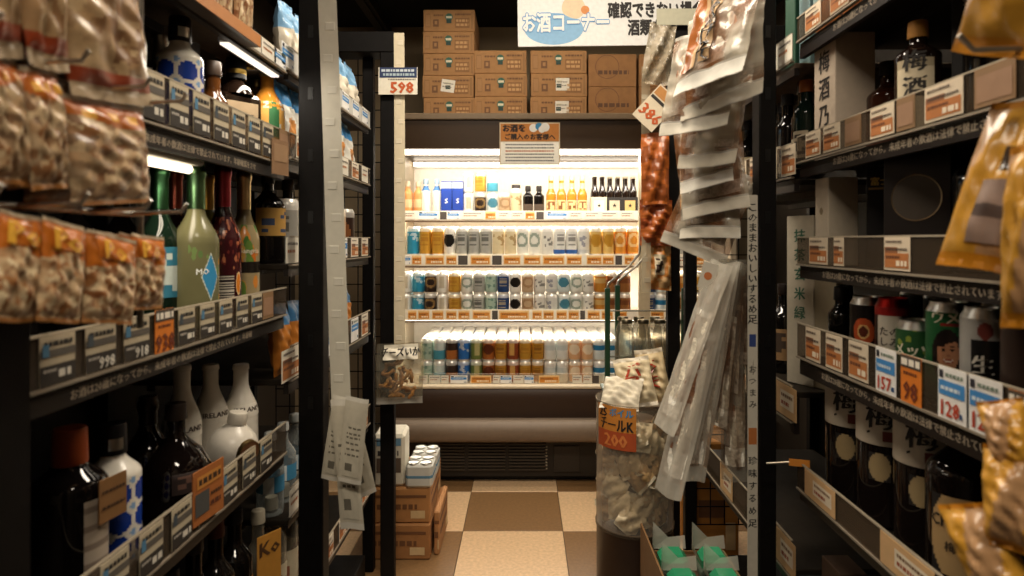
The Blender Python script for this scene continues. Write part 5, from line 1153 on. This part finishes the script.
# ------------------------------------------------------------------ snack bin
YB_, XB = 2.2, hX(634.5, 2.2)
t = empty('display_bin', (XB, YB_, 0)); tag(t, 'round clear display bin full of snack bags with an orange sign', 'bin')
MB().lathe([(.13, 0), (.13, .34), (.132, .345)], 40, hx('3a2a20'), 'satin').lathe([(0, .001), (.13, 0)], 40, hx('3a2a20')).build('base_drum', t)
MB().lathe([(0, .346), (.131, .346)], 40, hx('4a3626'), 'satin').build('floor_disc', t)
MB().lathe([(.131, .346), (.131, .765), (.134, .77)], 48, hx('e6dccb'), 'clear').build('clear_wall', t)
for z in (.346, .766): MB().lathe([(.1315, z - .006), (.134, z - .006), (.134, z + .004), (.1315, z + .004)], 48, hx('8a7a66'), 'clear').build('rim', t)
q = MB(); 
def cyl(u, v, r=.1355): a = -1.25 + 1.12 * u; z = .625 + .14 * v; return (r * math.sin(a), -r * math.cos(a), z)
def signc(u, v):
    if v > .45: return hx('c07a2c')
    return hx('a8481c')
q.grid(cyl, 20, 12, signc, 'paper'); 
def btext(s, h, ang, z, c, wide=1, r=.1365):
    V, F = text_geo(s); n_ = len(V); V = [(x + d, y, i * 6e-5) for i, d in enumerate((-.04, .04)) for x, y, z in V]; F = list(F) + [tuple(n_ + k for k in g_) for g_ in F]; q.add([((r + e) * math.sin(ang + x * h * wide / r), -(r + e) * math.cos(ang + x * h * wide / r), z + (y - .35) * h) for x, y, e in V], F, c, 'paper')
btext('25', .040, -1.02, .742, hx('1c1410')); btext('ボイル', .030, -.50, .745, hx('2f86b8'), .95); btext('チールK', .048, -.66, .704, hx('14100e'), .72); btext('200', .058, -.66, .655, hx('d07a3c'), 1.0)
q.build('sign', t)
rr = random.Random(12); n = 0
for lv in range(7):
    for k in range(5):
        a = rr.uniform(-1.15, 1.15) if lv < 6 else 0; r_ = .075 if k % 2 == 0 else .04
        a = -1.1 + .55 * k + rr.uniform(-.15, .15) + .2 * (lv % 2)
        m = MB(); pouch(m, .085, .095, .026, 10, 10, (lambda c: lambda u, v, fr: hx('c9bda4') if v < .12 or v > .88 else c)(rr.choice((hx('c0a47c'), hx('cbb592'), hx('a98a60'), hx('d8c8a8')))), rr.randrange(99), .1, None, .5)
        o = m.build('snack_bag', None, (XB + .092 * math.sin(a), YB_ - .092 * math.cos(a), .43 + .047 * lv), (rr.uniform(-.3, .3), rr.uniform(-.9, .9), a))
        n += 1; tag(o, f'crumpled snack bag inside the display bin, {ORD[lv]} layer up, {ORD[k]} from left', 'bag', 'snack bags packed in the display bin')
MB().lathe([(0, .36), (.07, .36), (.07, .70), (0, .705)], 20, hx('7a6248'), 'paper').build('core_tube', t)
for k, (a, b, h, ln, d, col) in enumerate((((599, 408, 2.13), (638, 411, 2.08), .13, (.5, 1.0), .05, hx('d2c8b2')), ((622, 410, 2.17), (658, 404, 2.15), .17, (.35, .35), .06, hx('cdbd9c')), ((645, 408, 2.24), (673, 404, 2.22), .20, (.02, .1), .05, hx('c9b48c')))):
    o, f, wd = bag('snack_bag', ('white crinkled snack bag lying on the left of the bin top', 'cream snack bag with red lettering leaning on the bin top', 'pointed cream snack bag standing at the back of the bin top')[k], P(*a), P(*b), h, ln, d, (lambda col: lambda u, v, fr: col if .08 < v < .92 else mixc(col, WHITE, .4))(col), 120 + k, None, 22, 26, 'satin', .08, .2)
    if k: stick(o, f, 'lettering', .2, .8, .15, .7, (lambda col: lambda u, v: col)(col), .0015, 16, 20, 'satin', [('パ' if k == 1 else 'う', .06, .5, .3, hx('a8402c'), 1), ('フ' if k == 1 else 'ま', .06, .45, .56, hx('a8402c'), 1)])
# ------------------------------------------------------------------ low display box with green packs
t = empty('display_box', (.49, 1.83, 0)); tag(t, 'open cardboard display box on the floor holding green packs', 'box')
bx0, bx1, by0, by1, bz = .362, .622, 1.66, 1.99, .43
for n_, a in (('side_panel', (bx0, bx0 + .005, by0, by1, 0, bz)), ('side_panel', (bx1 - .005, bx1, by0, by1, 0, bz - .085)), ('front_panel', (bx0 + .005, bx1 - .005, by0, by0 + .005, 0, bz - .08)), ('rear_panel', (bx0 + .005, bx1 - .005, by1 - .005, by1, 0, bz - .085))):
    MB().box(a[0] - .49, a[1] - .49, a[2] - 1.83, a[3] - 1.83, a[4], a[5], hx('7a5832'), 'card').build(n_, t)
MB().box(bx0 + .005 - .49, bx1 - .005 - .49, by0 + .005 - 1.83, by1 - .005 - 1.83, .33, .335, hx('4a3420'), 'card').build('tray', t)
for i in range(2):
    for j in range(2):
        t2 = empty('green_pack', (.434 + .118 * i, 1.745 + .125 * j, .336)); tag(t2, f'clear pack with green lid, {("left", "right")[i]} column, {("front", "rear")[j]} row of the display box', 'pack', 'green packs in the display box')
        m = MB(); m.box(-.046, .046, -.048, .048, 0, .03, hx('8a9a88'), 'clear', bev=.008); m.build('tray', t2)
        m = MB(); m.box(-.040, .040, -.042, .042, .012, .066, hx('2a8a60'), 'gloss', bev=.016); m.build('green_block', t2)
        m = MB(); c = hx('d9d6c8')
        V = [(-.05, .045, .05), (.05, .045, .05), (.05, -.05, .055), (-.05, -.05, .055), (-.045, .06, .125), (.0, .056, .08), (.05, .058, .085), (-.058, .0, .085)]
        m.add(V, [(0, 1, 6, 5), (0, 5, 4), (0, 4, 7), (0, 7, 3)], c, 'film'); m.build('film', t2)
for k in range(2): ctn(('near' if k == 0 else 'far') + ' amber carton standing behind the right twin posts', .68, .86, 2.56 + .2 * k, 2.74 + .2 * k, 0, .50, hx('a8702c'))
# ------------------------------------------------------------------ near bags at the right edge
YEL = hx('c08a2c')
def yel(sd, foot=True):
    return lambda u, v, fr: (hx('b5761c') if v > .90 or v < .04 else (hx('a8815a') if math.sin(5 * u + 3 * v + sd) > .2 else hx('b8862f')))
t = empty('hook_rack', (.62, .62, 1.0)); tag(t, 'chrome hook rack at the right edge holding yellow snack bags', 'rack')
MB().box(.0, .03, -.03, .03, -1.0, .9, BK, 'black', bev=.003).build('post', t)
for z in (1.62, 1.50): MB().tube([(.0, .0, z - 1.0), (-.17, .02, z - 1.0), (-.185, .02, z - .985)], .003, hx('bdb8ae')).build('hook', t)
ylab = ['yellow-footed clear snack bag in the upper right corner', 'hanging yellow snack bag with grey label panel, right edge', 'pale snack bag with yellow foot half out of frame, right edge', 'crumpled amber bag at the lower right edge', 'amber bag at the very bottom right corner', 'upper amber bag of the lower right cluster']
ys = [((951, 48, .70), (1040, 64, .62), .22, (.0, 0), .05), ((936, 262, .72), (1000, 276, .67), .19, (.32, 0), .035), ((1000, 328, .64), (1050, 335, .60), .18, (.05, 0), .04), ((984, 545, .66), (1045, 560, .62), .10, (.25, .1), .05), ((996, 640, .66), (1060, 640, .62), .13, (.1, 0), .05), ((1000, 480, .67), (1050, 478, .64), .08, (.1, .1), .05)]
for k, (a, b, h, ln, d) in enumerate(ys):
    o, f, wd = bag('yellow_snack_bag', ylab[k], P(*a), P(*b), h, ln, d, yel(k), 130 + k, 'yellow snack bags at the right edge', 18, 24, 'crinkle', .07, .1)
    if k == 1:
        stick(o, f, 'label', .38, .95, .50, .86, lambda u, v: hx('8a7468') if v < .45 or v > .55 else hx('4a3a34'), .0022, 8, 10, 'paper'); stick(o, f, 'dark_print', .55, .95, .3, .44, lambda u, v: hx('33261c'), .0022, 6, 6)
